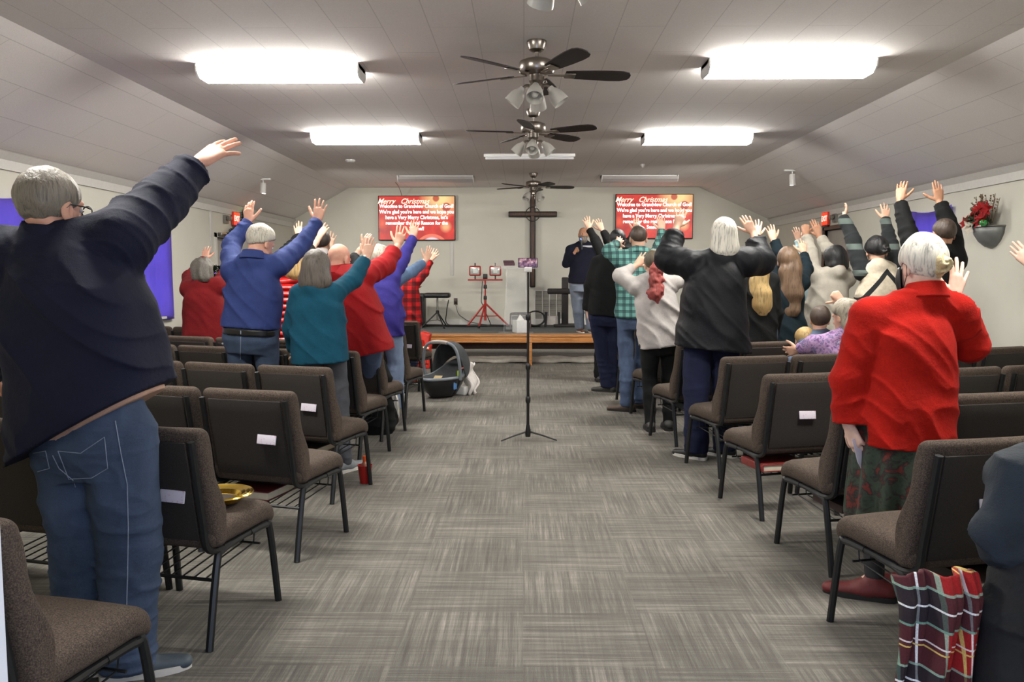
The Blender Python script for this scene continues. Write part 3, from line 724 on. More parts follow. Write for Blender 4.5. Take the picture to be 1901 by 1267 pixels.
# wall pocket with poinsettias on right wall
wp = ATX(1843, 425, XR)
o = thing('wall_pocket', 'grey metal wall pocket on the right wall', 'wall planter', (XR, wp.y, wp.z))
m = MB(); n = 14; vs = []; fs = []
for j, (zz, rr) in enumerate(((.02, .215), (-.05, .2), (-.12, .15), (-.17, .08), (-.19, .01))):
    for i in range(n+1):
        an = PI*i/n; vs.append((-.75*rr*math.sin(an), rr*math.cos(an), zz))
for j in range(4):
    for i in range(n): a_ = j*(n+1)+i; fs.append((a_, a_+1, a_+n+2, a_+n+1))
m.add(vs, fs); m.build('bucket', M('galvanised_metal', (126, 128, 126), .5, .3, .15, 12), o, solid=.004)
m = MB(); m.tube([(-.75*.22*math.sin(PI*i/14), .22*math.cos(PI*i/14), .02) for i in range(15)], .008, 6); m.build('rim', m_steel, o)
m_pet = M('red_poinsettia_petal', (160, 22, 24), .7, var=.3); m_leaf = M('dark_green_leaf', (46, 66, 40), .6, var=.3); m_dry = M('dry_brown_sprig', (112, 90, 66), .8, var=.3)
def leafq(m, c, d, up, L, w):
    d = d.normalized(); s = d.cross(up).normalized()
    c = Vector(c); m.add([c, c+d*L*.45+s*w+up*.012, c+d*L, c+d*L*.45-s*w+up*.012, c+d*L*.5-up*.006], [(0, 1, 4), (1, 2, 4), (2, 3, 4), (3, 0, 4)])
rr = random.Random(5)
fo = thing('poinsettia_arrangement', 'red poinsettias and dried sprigs filling the grey wall pocket', 'flowers', (XR, wp.y, wp.z))
m = MB()
for (y, z) in ((.14, .12), (.05, .17), (-.08, .1), (-.15, .18), (-.02, .06), (-.13, .08), (.19, .07), (-.06, .2)):
    m = MB(); c_ = Vector((-.13+rr.uniform(-.03, .02), y, z)); ax = Vector((-1, rr.uniform(-.5, .5), rr.uniform(-.1, .6))).normalized()
    u = ax.orthogonal().normalized(); w_ = ax.cross(u)
    for ring_, (nn, L) in enumerate(((6, .085), (5, .055))):
        for k in range(nn):
            an = 2*PI*k/nn+ring_*.5+rr.uniform(-.15, .15); d = u*math.cos(an)+w_*math.sin(an)+ax*(.25+.4*ring_)
            leafq(m, c_, d, ax, L, .022)
    m.build('poinsettia', m_pet, fo)
m = MB()
for k in range(46):
    d = Vector((-rr.uniform(.1, .7), rr.uniform(-1, 1), rr.uniform(-.2, 1))); leafq(m, (-.1, rr.uniform(-.15, .15), rr.uniform(.02, .12)), d, Vector((-1, 0, .2)), rr.uniform(.07, .14), .018)
m.build('foliage', m_leaf, fo)
m = MB()
for k in range(22):
    b_ = Vector((-.07, rr.uniform(-.12, .12), .05)); e_ = b_+Vector((rr.uniform(-.08, 0), rr.uniform(-.18, .18), rr.uniform(.16, .3)))
    m.tube([b_, (b_+e_)/2+Vector((0, rr.uniform(-.02, .02), 0)), e_], .0025, 4)
    for q in range(7):
        pp = b_+(e_-b_)*(.45+.08*q); leafq(m, pp, Vector((rr.uniform(-1, 0), rr.uniform(-1, 1), rr.uniform(0, 1))), Vector((-1, 0, 0)), .028, .006)
m.build('dried_sprigs', m_dry, fo)
MB().rbox((-.17, -.14, .05), (.035, .035, .035), .034, 5, 1).build('green_ball', M('green_glass_ball', (40, 130, 60), .15, var=0, coat=.5), fo)
m = MB()
for k in range(5):
    leafq(m, (-.16, .1, .02), Vector((-.2, math.cos(k*1.2), .6*math.sin(k*1.2)-.2)), Vector((-1, 0, 0)), .1, .03)
m.build('cream_ribbon', M('cream_ribbon', (196, 186, 170), .6, var=.1), fo)
# christmas tree at the left front, mostly behind people
tx = AT(418, 600, 11.3).x; ty = 11.2
o = thing('christmas_tree', 'dark green Christmas tree with coloured lights by the left wall door', 'christmas tree', (tx-.05, ty, 0))
MB().tube([(0, 0, 0), (0, 0, 1.3)], [.04, .015], 8).build('trunk', m_wood, o)
m = MB(); rr = random.Random(11)
for k in range(2600):
    h = rr.uniform(.12, 1.0); an = rr.uniform(0, 2*PI); rad = (1-h)*.36*rr.uniform(.25, 1)+.02
    c_ = Vector((rad*math.cos(an), rad*math.sin(an), h*1.45)); d = Vector((math.cos(an+rr.uniform(-.5, .5)), math.sin(an), rr.uniform(-.4, .2)))
    leafq(m, c_, d, Vector((0, 0, 1)), rr.uniform(.05, .09), .008)
m.build('branches', M('dark_fir_green', (22, 40, 26), .8, var=.3), o)
lm = [emis('bulb_'+n_, c_, 9) for n_, c_ in (('amber', (255, 170, 60)), ('violet', (150, 70, 255)), ('red', (255, 50, 30)), ('green', (90, 255, 80)), ('warm', (255, 214, 160)))]
for k in range(42):
    h = .15+.8*k/42; an = k*2.4; rad = (1-h)*.37+.02
    MB().lathe([(.0, -.012), (.011, -.006), (.011, .006), (.0, .014)], (rad*math.cos(an), rad*math.sin(an), h*1.45), seg=8, capped=False).build('light_bulb', lm[k % 5], o)
# garland with coloured bulbs over left door sign
o = thing('lit_garland', 'dark garland with coloured bulbs hanging around the left exit sign', 'garland', (XL+.09, 12.3, 2.2))
gp = [(0, .40, .06), (.0, .30, .05), (0, .22, -.08), (0, -.02, -.2), (0, -.22, -.24), (0, -.4, -.34)]
gp = smooth_path([(x, y, z) for x, y, z in gp], 8)
m = MB()
for q in gp:
    for k in range(12):
        d = Vector((rr.uniform(-1, 1), rr.uniform(-1, 1), rr.uniform(-1, 1))); leafq(m, q, d, Vector((.3, .3, 1)).normalized(), rr.uniform(.04, .08), .008)
m.build('fir_strands', M('garland_green', (20, 34, 28), .8, var=.3), o)
for k in range(0, len(gp), 4): MB().lathe([(.0, -.014), (.013, -.006), (.013, .006), (.0, .016)], gp[k]+Vector((.04, -.03, .02)), seg=8, capped=False).build('light_bulb', lm[(k//4+1) % 5], o)
MB().rbox((.05, -.42, -.33), (.045, .06, .06), .04, 4, 1).build('bow', M('gold_bow', (120, 92, 64), .4, var=.2), o)
# ================================================================== CHAIRS
def chair_fabric():
    t = NT('brown_black_chair_weave'); v = t.coord()
    g = t.noise(v, 260, 3, .7); h = t.noise(v, 45, 3)
    c = t.ramp(g, [(.32, srgb(36, 30, 27)), (.5, srgb(76, 66, 58)), (.68, srgb(108, 94, 83))])
    t.base(t.mix(.2, c, t.ramp(h, [(.3, srgb(52, 45, 40)), (.7, srgb(90, 78, 69))]))); t.set(Roughness=.93)
    t.b.inputs['Specular IOR Level'].default_value = .2; t.bump(g, .5, .002); return t.m
m_cf = chair_fabric(); m_cframe = M('black_powder_coated_steel', (22, 24, 25), .42, var=.12, nscale=80)
m_cback = M('dark_back_shell_fabric', (44, 39, 35), .9, var=.3, nscale=220, bump=.3, bscale=300)
CW = .50
LEAN = .30
def lean_y(z): return -.185-LEAN*.62*(z-.38)   # plane of the backrest
def make_chair():
    o = empty('church_chair')
    def sf(x, y, z):     # waterfall front, crowned top
        if z > 0: z += .014*(1-(x/.25)**2)*(1-(y/.25)**2)
        if y > .12: z -= .05*((y-.12)/.12)**2
        k = 1-.10*max(0, y/.24)**3; return (x*k, y, z)
    MB().rbox((0, .01, .40), (CW/2, .235, .043), .04, 4, 8, sf).build('seat', m_cf, o, sharp=60)
    def bf(x, y, z):
        zz = z+.585; f = .0
        if y > 0: f = .035*math.exp(-((zz-.50)/.09)**2)+.012*math.exp(-((zz-.74)/.07)**2)
        return (x*(1-.03*(z/.23)), y+f+lean_y(zz)+.012*(x/.25)**2*1.0, z)
    MB().rbox((0, 0, .585), (CW/2, .033, .225), .03, 4, 10, bf).build('backrest', m_cf, o, sharp=60)
    def sb(x, y, z): return (x, y+lean_y(z+.58)-.036, z)
    MB().rbox((0, 0, .58), (.195, .006, .185), .005, 2, 6, sb).build('back_shell', m_cback, o)
    for s in (-1, 1):
        x = s*.222
        up = [(x, lean_y(.77)-.042, .77), (x, lean_y(.6)-.045, .6), (x, lean_y(.46)-.045, .46), (x, lean_y(.40)-.04, .375), (x, -.17, .345), (x, -.1, .342)]
        MB().tube(smooth_path(up, 4), .0135, 8).build('back_upright', m_cframe, o)
        MB().tube(smooth_path([(x, .05, .345), (x+s*.0, .165, .34), (x+s*.004, .195, .31), (x+s*.012, .235, 0)], 5), .0145, 8).build('leg', m_cframe, o)
        MB().tube(smooth_path([(x, -.02, .345), (x, -.135, .335), (x+s*.004, -.175, .295), (x+s*.01, -.245, 0)], 5), .0145, 8).build('leg', m_cframe, o)
    m = MB()
    for y in (.15, -.13): m.tube([(-.222, y, .345), (.222, y, .345)], .012, 8)
    for x in (-.222, .222): m.tube([(x, -.13, .345), (x, .16, .345)], .012, 8)
    m.build('seat_frame', m_cframe, o)
    m = MB(); z = .245
    m.tube([(-.218, .13, z+.03), (.218, .13, z+.03)], .005, 6); m.tube([(-.225, -.2, z), (.225, -.2, z)], .007, 6)
    for i in range(9):
        x = -.19+.38*i/8; m.tube([(x, -.2, z), (x, .13, z+.03), (x, .14, .335)], .0032, 5)
    m.build('book_rack', m_cframe, o)
    return o
proto = make_chair(); KM = kid_map()
used = False
def place(x, y, rz, label, group):
    global used
    o = proto if not used else copy_tree(proto, KM)
    used = True
    o.location = (x, y, 0); o.rotation_euler = (0, 0, rz); tag(o, label, 'chair', group); return o
ORD = ['aisle chair', 'second chair from the aisle', 'third chair from the aisle', 'fourth chair from the aisle', 'fifth chair from the aisle', 'chair next to the wall', 'chair next to the wall']
CH = {}
def row(side, rid, foot, ang, n, rowlab, dang=1.6, start=0):
    # foot: aisle-side front leg position on the floor; rows bend slightly towards the stage
    a = R(ang); s = -1 if side == 'L' else 1       # left block extends to -x
    rz = -a if side == 'L' else a
    fx, fy = foot
    # centre of the aisle chair from its aisle-side front foot (local (-s*.234,.235))
    lx, ly = (-s*.234, .235)
    cx = fx-(lx*math.cos(rz)-ly*math.sin(rz)); cy = fy-(lx*math.sin(rz)+ly*math.cos(rz))
    for k in range(n):
        if k >= start:
            lab = 'brown padded church chair, %s block, %s, %s' % ('left' if s < 0 else 'right', rowlab, ORD[k] if not (side+rid in ('LH', 'RH')) else ORD[k])
            CH[side+rid+str(k)] = (place(cx, cy, rz, lab, 'padded church chairs in rows, %s block' % ('left' if s < 0 else 'right')), cx, cy, rz)
        da = R(dang); rz2 = rz-da if s < 0 else rz+da
        hx = .262
        cx += s*hx*math.cos(rz); cy += s*hx*math.sin(rz)
        cx += s*hx*math.cos(rz2); cy += s*hx*math.sin(rz2); rz = rz2
        if abs(cx) > (4.05 if s < 0 else 4.3): break
g = lambda px, py: (GR(px, py).x, GR(px, py).y)
N1 = ['nearest row', 'second row from the camera', 'third row from the camera', 'fourth row from the camera', 'fifth row from the camera', 'sixth row from the camera', 'seventh row from the camera', 'front row before the stage']
row('L', '0', (-1.035, 2.24), 13, 2, N1[0])
row('L', 'A', g(517, 1115), 13, 6, N1[1])
row('L', 'B', g(643, 988), 16, 6, N1[2])
row('L', 'C', g(688, 900), 17, 6, N1[3])
row('L', 'D', g(723, 838), 17, 6, N1[4])
row('L', 'E', g(752, 800), 15, 6, N1[5])
row('L', 'F', g(788, 764), 15, 6, N1[6])
p = g(788, 764); row('L', 'G', (-1.09, 9.85), 13, 6, N1[7])
N2 = ['row nearest the camera', 'second row from the camera', 'third row from the camera', 'fourth row from the camera', 'fifth row from the camera', 'sixth row from the camera', 'seventh row from the camera', 'eighth row from the camera', 'front row before the stage']
row('R', 'Z', (1.26, 2.22), 12, 2, N2[0])
row('R', '0', g(1541, 1154), 13, 5, N2[1])
row('R', 'A', g(1442, 1009), 12, 6, N2[2])
row('R', 'B', g(1337, 925), 14, 6, N2[3])
row('R', 'C', g(1274, 860), 16, 6, N2[4])
row('R', 'D', g(1207, 809), 16, 6, N2[5])
row('R', 'E', g(1171, 768), 16, 6, N2[6])
row('R', 'F', (1.0, 8.8), 15, 6, N2[7])
row('R', 'G', (.98, 9.75), 13, 6, N2[8])
def on_chair(key, lx, ly, lz):
    o, cx, cy, rz = CH[key]
    return Vector((cx+lx*math.cos(rz)-ly*math.sin(rz), cy+lx*math.sin(rz)+ly*math.cos(rz), lz)), rz
# white cards in the back pockets
m_card = NT('white_offering_envelope'); v = m_card.coord(); m_card.base(m_card.ramp(m_card.noise(v, 60, 3), [(.32, srgb(200, 150, 175)), (.42, srgb(222, 214, 224))])); m_card.set(Roughness=.6); m_card = m_card.m
def card(key, px, py, lab, w=.043, h=.021, tilt=0):
    o, cx, cy, rz = CH[key]
    n = Vector((-math.sin(rz), math.cos(rz), 0))*1.0; pz = None
    # point on the shell plane along this row's chair back
    r = ray(px, py); z = .6
    for _ in range(6):
        ly = lean_y(z)-.052; base = Vector((cx, cy, 0))+n*ly
        tt = (base-Vector((0, 0, 0))).dot(n)/(Vector((r.x, r.y, 0)).dot(n)); q = Vector((r.x*tt, r.y*tt, EYE+r.z*tt)); z = q.z
    e = MB().rbox((0, 0, 0), (w, .004, h), .003, 2, 1).build('offering_envelope', m_card); e.location = q; e.rotation_euler = (-.18, tilt, rz)
    MB().rbox((0, -.004, -h*.75), (w*1.15, .003, h*.5), .002, 2, 1).build('pocket', m_cback, None)
    pk = bpy.data.objects[-1] if False else None
    tag(e, lab, 'envelope', 'white envelopes in the chair back pockets'); return q, rz
def cards():
    L = [('LA0', 320, 922, 'white envelope in the pocket of the left aisle chair nearest camera'),
         ('LB0', 495, 817, 'white envelope on the left third row aisle chair back'),
         ('LC0', 573, 757, 'white envelope with green edge on the left fourth row aisle chair back'),
         ('LG0', 757, 643, 'tiny white envelope on the left front row chair back'),
         ('RB0', 1499, 771, 'white envelope on the right fourth row aisle chair back'),
         ('R00', 1838, 938, 'pale envelope edge beside the dark jacket on right second row aisle chair')]
    for k, px, py, lab in L:
        card(k, px, py, lab, *((.05, .022) if k != 'R00' else (.04, .02)))
m_pk = m_cback
def card(key, px, py, lab, w=.043, h=.021, tilt=.03):
    o, cx, cy, rz = CH[key]
    n = Vector((-math.sin(rz), math.cos(rz), 0)); r = ray(px, py); z = .6
    for _ in range(6):
        base = Vector((cx, cy, 0))+n*(lean_y(z)-.049)
        tt = base.dot(n)/Vector((r.x, r.y, 0)).dot(n); q = Vector((r.x*tt, r.y*tt, EYE+r.z*tt)); z = q.z
    if not (.4 < z < .8): q.z = z = .6
    e = MB().rbox((0, 0, 0), (w, .003, h), .002, 2, 1).build('offering_envelope', m_card); e.location = q; e.rotation_euler = (-.18, tilt, rz)
    tag(e, lab, 'envelope', 'white envelopes in the chair back pockets')
cards()
# hymnals in the racks
def book(key, lx, ly, rgb, lab, page=(214, 204, 180), sz=(.105, .14, .019), lz=.283):
    p, rz = on_chair(key, lx, ly, lz)
    o = thing('hymnal', lab, 'book', p, rz, 'books in the racks under the chairs')
    a, b, c = sz
    MB().rbox((0, 0, c), (a, b, .003), .002, 2, 1).build('cover', M('book_cover_%d' % rgb[0], rgb, .5, var=.12), o)
    MB().rbox((0, 0, -c), (a, b, .003), .002, 2, 1).build('cover', M('book_cover_%d' % rgb[0], rgb, .5, var=.12), o)
    MB().rbox((0, 0, 0), (a-.006, b-.006, c-.002), .001, 2, 1).build('pages', M('book_pages', page, .8, var=.06), o)
    MB().rbox((-a+.003, 0, 0), (.004, b, c), .003, 2, 1).build('spine', M('book_cover_%d' % rgb[0], rgb, .5, var=.12), o)
book('LB0', -.08, -.06, (92, 30, 32), 'dark red hymnal in the rack under the left third row aisle chair', sz=(.13, .13, .02))
book('LC0', -.02, -.05, (50, 40, 38), 'dark book under the left fourth row aisle chair')
book('RB0', -.08, -.1, (120, 44, 40), 'red hymnal under the right fourth row aisle chair', sz=(.14, .12, .018))
book('RA0', .0, -.06, (70, 50, 46), 'brown covered book under the right third row aisle chair', sz=(.15, .12, .015))
book('RD0', .02, .03, (60, 70, 70), 'grey covered book under the right sixth row aisle chair')
book('R00', .12, -.08, (66, 54, 48), 'brown book under the right second row aisle chair')
# offering plate
p = GR(404, 927, .468); p.z = .452
pl = MB().lathe([(.0, 0), (.075, 0), (.082, .004), (.09, .022), (.105, .028), (.109, .024), (.122, .030), (.125, .026), (.135, .031), (.137, .028), (.12, .022), (.1, .018), (.088, -.002), (.0, -.004)], seg=48, capped=False)
o = thing('offering_plate', 'shiny brass offering plate on the near left aisle chair seat', 'plate', p+Vector((0, 0, .012)))
pl.build('plate', metal('polished_brass', (214, 180, 84), .18), o)
MB().lathe([(.0, .002), (.07, .002), (.07, .005), (.0, .005)], seg=32).build('felt_pad', M('dark_felt', (40, 30, 22), .95, var=.2), o)
# red cup with bottle
c = GR(678, 897); o = thing('red_cup', 'red plastic cup on the carpet beside the left aisle chairs', 'cup', (c.x, c.y, 0))
MB().lathe([(.0, .002), (.032, .002), (.033, 0), (.047, .115), (.049, .118), (.046, .118), (.031, .008), (.0, .008)], seg=28, capped=False).build('cup_body', M('red_plastic', (176, 30, 26), .35, var=.05), o)
o = thing('drink_bottle', 'small clear bottle with orange cap standing in the red cup', 'bottle', (c.x, c.y, .01))
MB().lathe([(.0, 0), (.028, 0), (.03, .02), (.03, .105), (.016, .125), (.013, .135)], seg=20).build('bottle_body', M('amber_drink', (190, 120, 90), .2, var=.1), o)
MB().lathe([(.014, .133), (.015, .165), (.012, .168), (0, .168)], seg=16).build('cap', M('orange_cap', (226, 92, 34), .4, var=0), o)
# plastic bag, red gift bag, open book at front
p = AT(424, 652, 6.0)
# infant carrier
g0 = GR(822, 738); o = thing('infant_car_seat', 'grey and black infant car seat carrier on carpet by front left chairs', 'car seat', (g0.x, g0.y+.04, 0), R(-28))
m_shell = M('black_carrier_shell', (24, 25, 26), .4, var=.1); m_pad = cloth('charcoal_heather_pad', (66, 68, 70), bump=.5); m_gp = M('grey_carrier_plastic', (112, 118, 124), .4, var=.06)
def tub(u, v):
    an = 2*PI*u; h = v; k = .55+.45*math.sin(h*PI/2)
    x = .20*k*math.cos(an); y = .33*k*math.sin(an); z = .02+.20*h+(.13*max(0, -math.sin(an))**1.5*0+.16*max(0, math.sin(an))**2)*h
    return (x, y, z)
m = MB(); m.grid(tub, 40, 10); m.lathe([(.0, .02), (.11, .02)], seg=40, capped=False); m.build('shell', m_shell, o, solid=.008)
def rim(u): return Vector(tub(u, 1))
m = MB(); m.tube([rim(i/48)*1.0+Vector((0, 0, .004)) for i in range(48)], .017, 8, True); m.build('rim', m_gp, o)
def padf(u, v):
    a = tub(u, 1); k = 1-v; x, y = a[0]*k*.93, a[1]*k*.93
    return (x, y, (a[2]-.0)*(k**1.5)+.11*(1-k**1.5)+.015)
MB().grid(padf, 40, 10).build('seat_pad', m_pad, o)
def hood(u, v):
    an = PI*u; el = R(-8)+R(86)*v
    d = .215; y0 = .13
    x = d*math.cos(an); r = .27*math.sin(an)
    return (x*1.0, y0+r*math.cos(R(100)-el)*1.0, .33+r*math.sin(R(100)-el)*1.0-.12*abs(math.cos(an))**3)
MB().grid(hood, 24, 12).build('canopy', m_pad, o, solid=.008)
hp = smooth_path([(-.225, .0, .2), (-.235, -.03, .36), (-.2, -.05, .53), (-.1, -.06, .6), (.1, -.06, .6), (.2, -.05, .53), (.235, -.03, .36), (.225, .0, .2)], 6)
MB().tube(hp, .017, 10).build('handle', m_gp, o)
MB().tube(hp[18:25], .022, 10).build('handle_grip', M('pale_grip', (150, 142, 136), .5, var=.05), o)
MB().rbox((0, 0, 0), (.045, .002, .05), .002, 2, 1).build('tan_label', M('tan_label', (170, 148, 104), .6, var=.2, nscale=60), o, loc=(-.02, -.08, .21)).rotation_euler = (R(-60), 0, R(15))
MB().rbox((.19, -.05, .14), (.004, .03, .04), .003, 2, 1).build('blue_label', M('blue_label', (90, 140, 200), .5, var=.2, nscale=60), o)
MB().rbox((.2, .02, .27), (.006, .04, .03), .005, 2, 1).build('green_tag', M('lime_tag', (170, 200, 60), .5, var=.1), o)
MB().rbox((.2, .05, .32), (.006, .05, .006), .004, 2, 1).build('red_strap', M('red_strap', (200, 90, 80), .6, var=.1), o)
MB().rbox((.1, .22, .05), (.07, .05, .05), .02, 3, 1).build('adjuster', m_white, o)
def blanket(u, v):
    a = GR(868, 736); x = a.x-.06+.12*u+.03*math.sin(v*9+u*3); y = g0.y+.24+.05*math.sin(u*8+v*3)+.08*u
    z = .01+.37*(1-v)*(1-.15*u)+.015*math.sin(u*14+v*6); return (x+.05*v, y-.08*v, z)
tag(MB().grid(blanket, 16, 24).build('baby_blanket', cloth('white_muslin', (226, 220, 214), bump=.5), solid=.02), 'white baby blanket hanging over the back of infant carrier', 'blanket')
# shoe-high things at front left
p = AT(793, 640, 11.9)
rb = MB(); rr = random.Random(9)
def bagf(x, y, z): return (x*(1+.1*math.sin(z*40)), y+.02*math.sin(x*30+z*25), z+.012*math.sin(x*35))
rb.rbox((0, 0, .19), (.16, .1, .19), .03, 3, 6, bagf); ro = rb.build('red_gift_bag', M('red_crinkled_bag', (205, 44, 26), .5, var=.2, bump=.5, bscale=14)); ro.location = (AT(785, 640, 11.7).x-.05, 11.75, .06+.08); 
ro.location.z = .0
rb2 = tag(ro, 'bright red crinkled bag standing at left end of altar bench', 'bag')
ro.scale = (1, 1, 1.35)
q, rz = on_chair('LG0', .1, .06, .462)
o = thing('open_booklet', 'open booklet with cream pages on the left front row aisle chair', 'book', q, rz+.3)
for s in (-1, 1):
    m = MB(); m.grid(lambda u, v, s=s: (s*u*.14, -.1+.2*v, .012*math.sin(u*PI)+.004), 8, 2); m.build('page_block', M('cream_page', (206, 196, 166), .8, var=.08), o, solid=.006)
# ------------------------------------------------------------------ small details on people are added later
# ================================================================== PEOPLE: distance fields turned into one closed surface
_rs = np.random.RandomState(4); _LAT = _rs.rand(32, 32, 32).astype(np.float32)
def vnoise(x, y, z):
    xi = np.floor(x).astype(np.int32); yi = np.floor(y).astype(np.int32); zi = np.floor(z).astype(np.int32)
    xf = x-xi; yf = y-yi; zf = z-zi
    xf = xf*xf*(3-2*xf); yf = yf*yf*(3-2*yf); zf = zf*zf*(3-2*zf)
    a = xi & 31; b = yi & 31; c = zi & 31; a1 = (a+1) & 31; b1 = (b+1) & 31; c1 = (c+1) & 31
    L = _LAT
    return ((L[a, b, c]*(1-xf)+L[a1, b, c]*xf)*(1-yf)+(L[a, b1, c]*(1-xf)+L[a1, b1, c]*xf)*yf)*(1-zf) + \
           ((L[a, b, c1]*(1-xf)+L[a1, b, c1]*xf)*(1-yf)+(L[a, b1, c1]*(1-xf)+L[a1, b1, c1]*xf)*yf)*zf
def ridge(x, y, z):
    n = 1-np.abs(2*vnoise(x, y, z)-1); return n*n-.4
def V(*a): return np.array(a[0] if len(a) == 1 else a, dtype=np.float32)
def nrm(v): v = V(v); return v/max(1e-9, float(np.linalg.norm(v)))
class Field:
    def __init__(s, lo, hi, h):
        s.h = h; s.lo = V(lo)-2*h; n = np.ceil((V(hi)-V(lo))/h).astype(int)+5; s.n = n
        s.ax = [s.lo[i]+h*np.arange(n[i], dtype=np.float32) for i in range(3)]
        s.f = np.full(tuple(n), 1.0, np.float32)
    def sub(s, lo, hi):
        sl = []
        for i in range(3):
            a = int(max(0, math.floor((lo[i]-s.lo[i])/s.h))); b = int(min(s.n[i], math.ceil((hi[i]-s.lo[i])/s.h)+1))
            if b <= a: return None, None
            sl.append(slice(a, b))
        sl = tuple(sl)
        x = s.ax[0][sl[0]][:, None, None]; y = s.ax[1][sl[1]][None, :, None]; z = s.ax[2][sl[2]][None, None, :]
        x, y, z = np.broadcast_arrays(x, y, z)
        return sl, (x, y, z)
    def put(s, fn, lo, hi, k=0.0, op='u'):
        sl, P = s.sub(V(lo)-k-.02, V(hi)+k+.02)
        if sl is None: return
        d = fn(*P).astype(np.float32); f = s.f[sl]
        if op == 'u':
            if k > 0:
                h = np.clip(.5+.5*(f-d)/k, 0, 1); r = f*(1-h)+d*h-k*h*(1-h)
            else: r = np.minimum(f, d)
        else:
            if k > 0:
                h = np.clip(.5-.5*(f+d)/k, 0, 1); r = f*(1-h)-d*h+k*h*(1-h)
            else: r = np.maximum(f, -d)
        s.f[sl] = r
    def cap(s, a, b, ra, rb, k=0.0, op='u', disp=None, sq=None):
        a = V(a); b = V(b); ba = b-a; L2 = float(ba@ba)+1e-9; m = max(ra, rb)*(1.0 if sq is None else 1.0)
        def fn(x, y, z):
            px, py, pz = x-a[0], y-a[1], z-a[2]
            t = np.clip((px*ba[0]+py*ba[1]+pz*ba[2])/L2, 0, 1)
            dx, dy, dz = px-t*ba[0], py-t*ba[1], pz-t*ba[2]
            if sq is not None:      # squash along direction n by factor q
                n, q = sq; c = dx*n[0]+dy*n[1]+dz*n[2]; dx = dx+n[0]*c*(q-1); dy = dy+n[1]*c*(q-1); dz = dz+n[2]*c*(q-1)
            d = np.sqrt(dx*dx+dy*dy+dz*dz)-(ra+(rb-ra)*t)
            if disp is not None: d = d+disp(x, y, z, t)
            return d
        e = m+(.02 if disp is not None else 0)
        s.put(fn, np.minimum(a, b)-e, np.maximum(a, b)+e, k, op)
    def ell(s, c, r, Rm=None, k=0.0, op='u', disp=None):
        c = V(c); r = V(r); Rm = np.eye(3, dtype=np.float32) if Rm is None else np.array(Rm, np.float32)
        def fn(x, y, z):
            p = (x-c[0], y-c[1], z-c[2])
            q = [(p[0]*Rm[0, i]+p[1]*Rm[1, i]+p[2]*Rm[2, i]) for i in range(3)]
            l = np.sqrt((q[0]/r[0])**2+(q[1]/r[1])**2+(q[2]/r[2])**2)
            d = (l-1)*float(r.min())
            if disp is not None: d = d+disp(*q)
            return d
        e = float(r.max())+.03; s.put(fn, c-e, c+e, k, op)
    def loft(s, base, A, Rt, Fw, secs, n=2.4, k=0.0, op='u', disp=None, top=True):
        # secs: (u, cx, cy, w, d) along A from base; cx along Rt, cy along Fw
        base = V(base); S_ = np.array(secs, np.float32); us = S_[:, 0]
        uu = np.linspace(us[0], us[-1], 90)
        def cub(col):   # smooth interpolation
            v = np.interp(uu, us, S_[:, col]); kk = np.ones(7)/7; vp = np.pad(v, 3, mode='edge'); return np.convolve(vp, kk, 'valid')
        T = [cub(i) for i in (1, 2, 3, 4)]
        pts = [base+A*S_[i, 0]+Rt*S_[i, 1]+Fw*S_[i, 2] for i in range(len(S_))]
        e = float(max(S_[:, 3].max(), S_[:, 4].max()))+.03
        lo = np.min(pts, 0)-e; hi = np.max(pts, 0)+e
        def fn(x, y, z):
            px, py, pz = x-base[0], y-base[1], z-base[2]
            u = px*A[0]+py*A[1]+pz*A[2]; a = px*Rt[0]+py*Rt[1]+pz*Rt[2]; b = px*Fw[0]+py*Fw[1]+pz*Fw[2]
            cx = np.interp(u, uu, T[0]); cy = np.interp(u, uu, T[1]); w = np.interp(u, uu, T[2]); d = np.interp(u, uu, T[3])
            r = (np.abs((a-cx)/w)**n+np.abs((b-cy)/d)**n)**(1/n)
            q = (r-1)*np.minimum(w, d)
            if disp is not None: q = q+disp(x, y, z, u)
            return np.maximum(q, np.maximum(us[0]-u, u-us[-1]))
        s.put(fn, lo, hi, k, op)
    def plane(s, p, n, k=.0):   # remove the side n points to
        p = V(p); n = nrm(n)
        x = s.ax[0][:, None, None]; y = s.ax[1][None, :, None]; z = s.ax[2][None, None, :]
        d = (x-p[0])*n[0]+(y-p[1])*n[1]+(z-p[2])*n[2]
        s.f = np.maximum(s.f, d).astype(np.float32)
    def mesh(s):
        f = s.f; h = s.h
        f[0] = f[-1] = 1; f[:, 0] = f[:, -1] = 1; f[:, :, 0] = f[:, :, -1] = 1
        ins = f < 0
        c = np.zeros(tuple(np.array(f.shape)-1), np.int8)
        for i in (0, 1):
            for j in (0, 1):
                for k in (0, 1):
                    c += ins[i:f.shape[0]-1+i, j:f.shape[1]-1+j, k:f.shape[2]-1+k]
        cells = np.argwhere((c > 0) & (c < 8))
        idx = np.full(c.shape, -1, np.int32); idx[tuple(cells.T)] = np.arange(len(cells))
        acc = np.zeros((len(cells), 3), np.float32); cnt = np.zeros(len(cells), np.float32)
        cor = [(i, j, k) for i in (0, 1) for j in (0, 1) for k in (0, 1)]
        fv = {q: f[cells[:, 0]+q[0], cells[:, 1]+q[1], cells[:, 2]+q[2]] for q in cor}
        for a in cor:
            for ax in range(3):
                if a[ax] == 0:
                    b = list(a); b[ax] = 1; b = tuple(b); fa, fb = fv[a], fv[b]
                    cr = (fa < 0) != (fb < 0); t = np.where(cr, fa/np.where(cr, fa-fb, 1), 0)
                    p = np.tile(V(a), (len(cells), 1)); p[:, ax] += t
                    acc += p*cr[:, None]; cnt += cr
        vs = (cells+acc/cnt[:, None])*h+s.lo
        quads = []
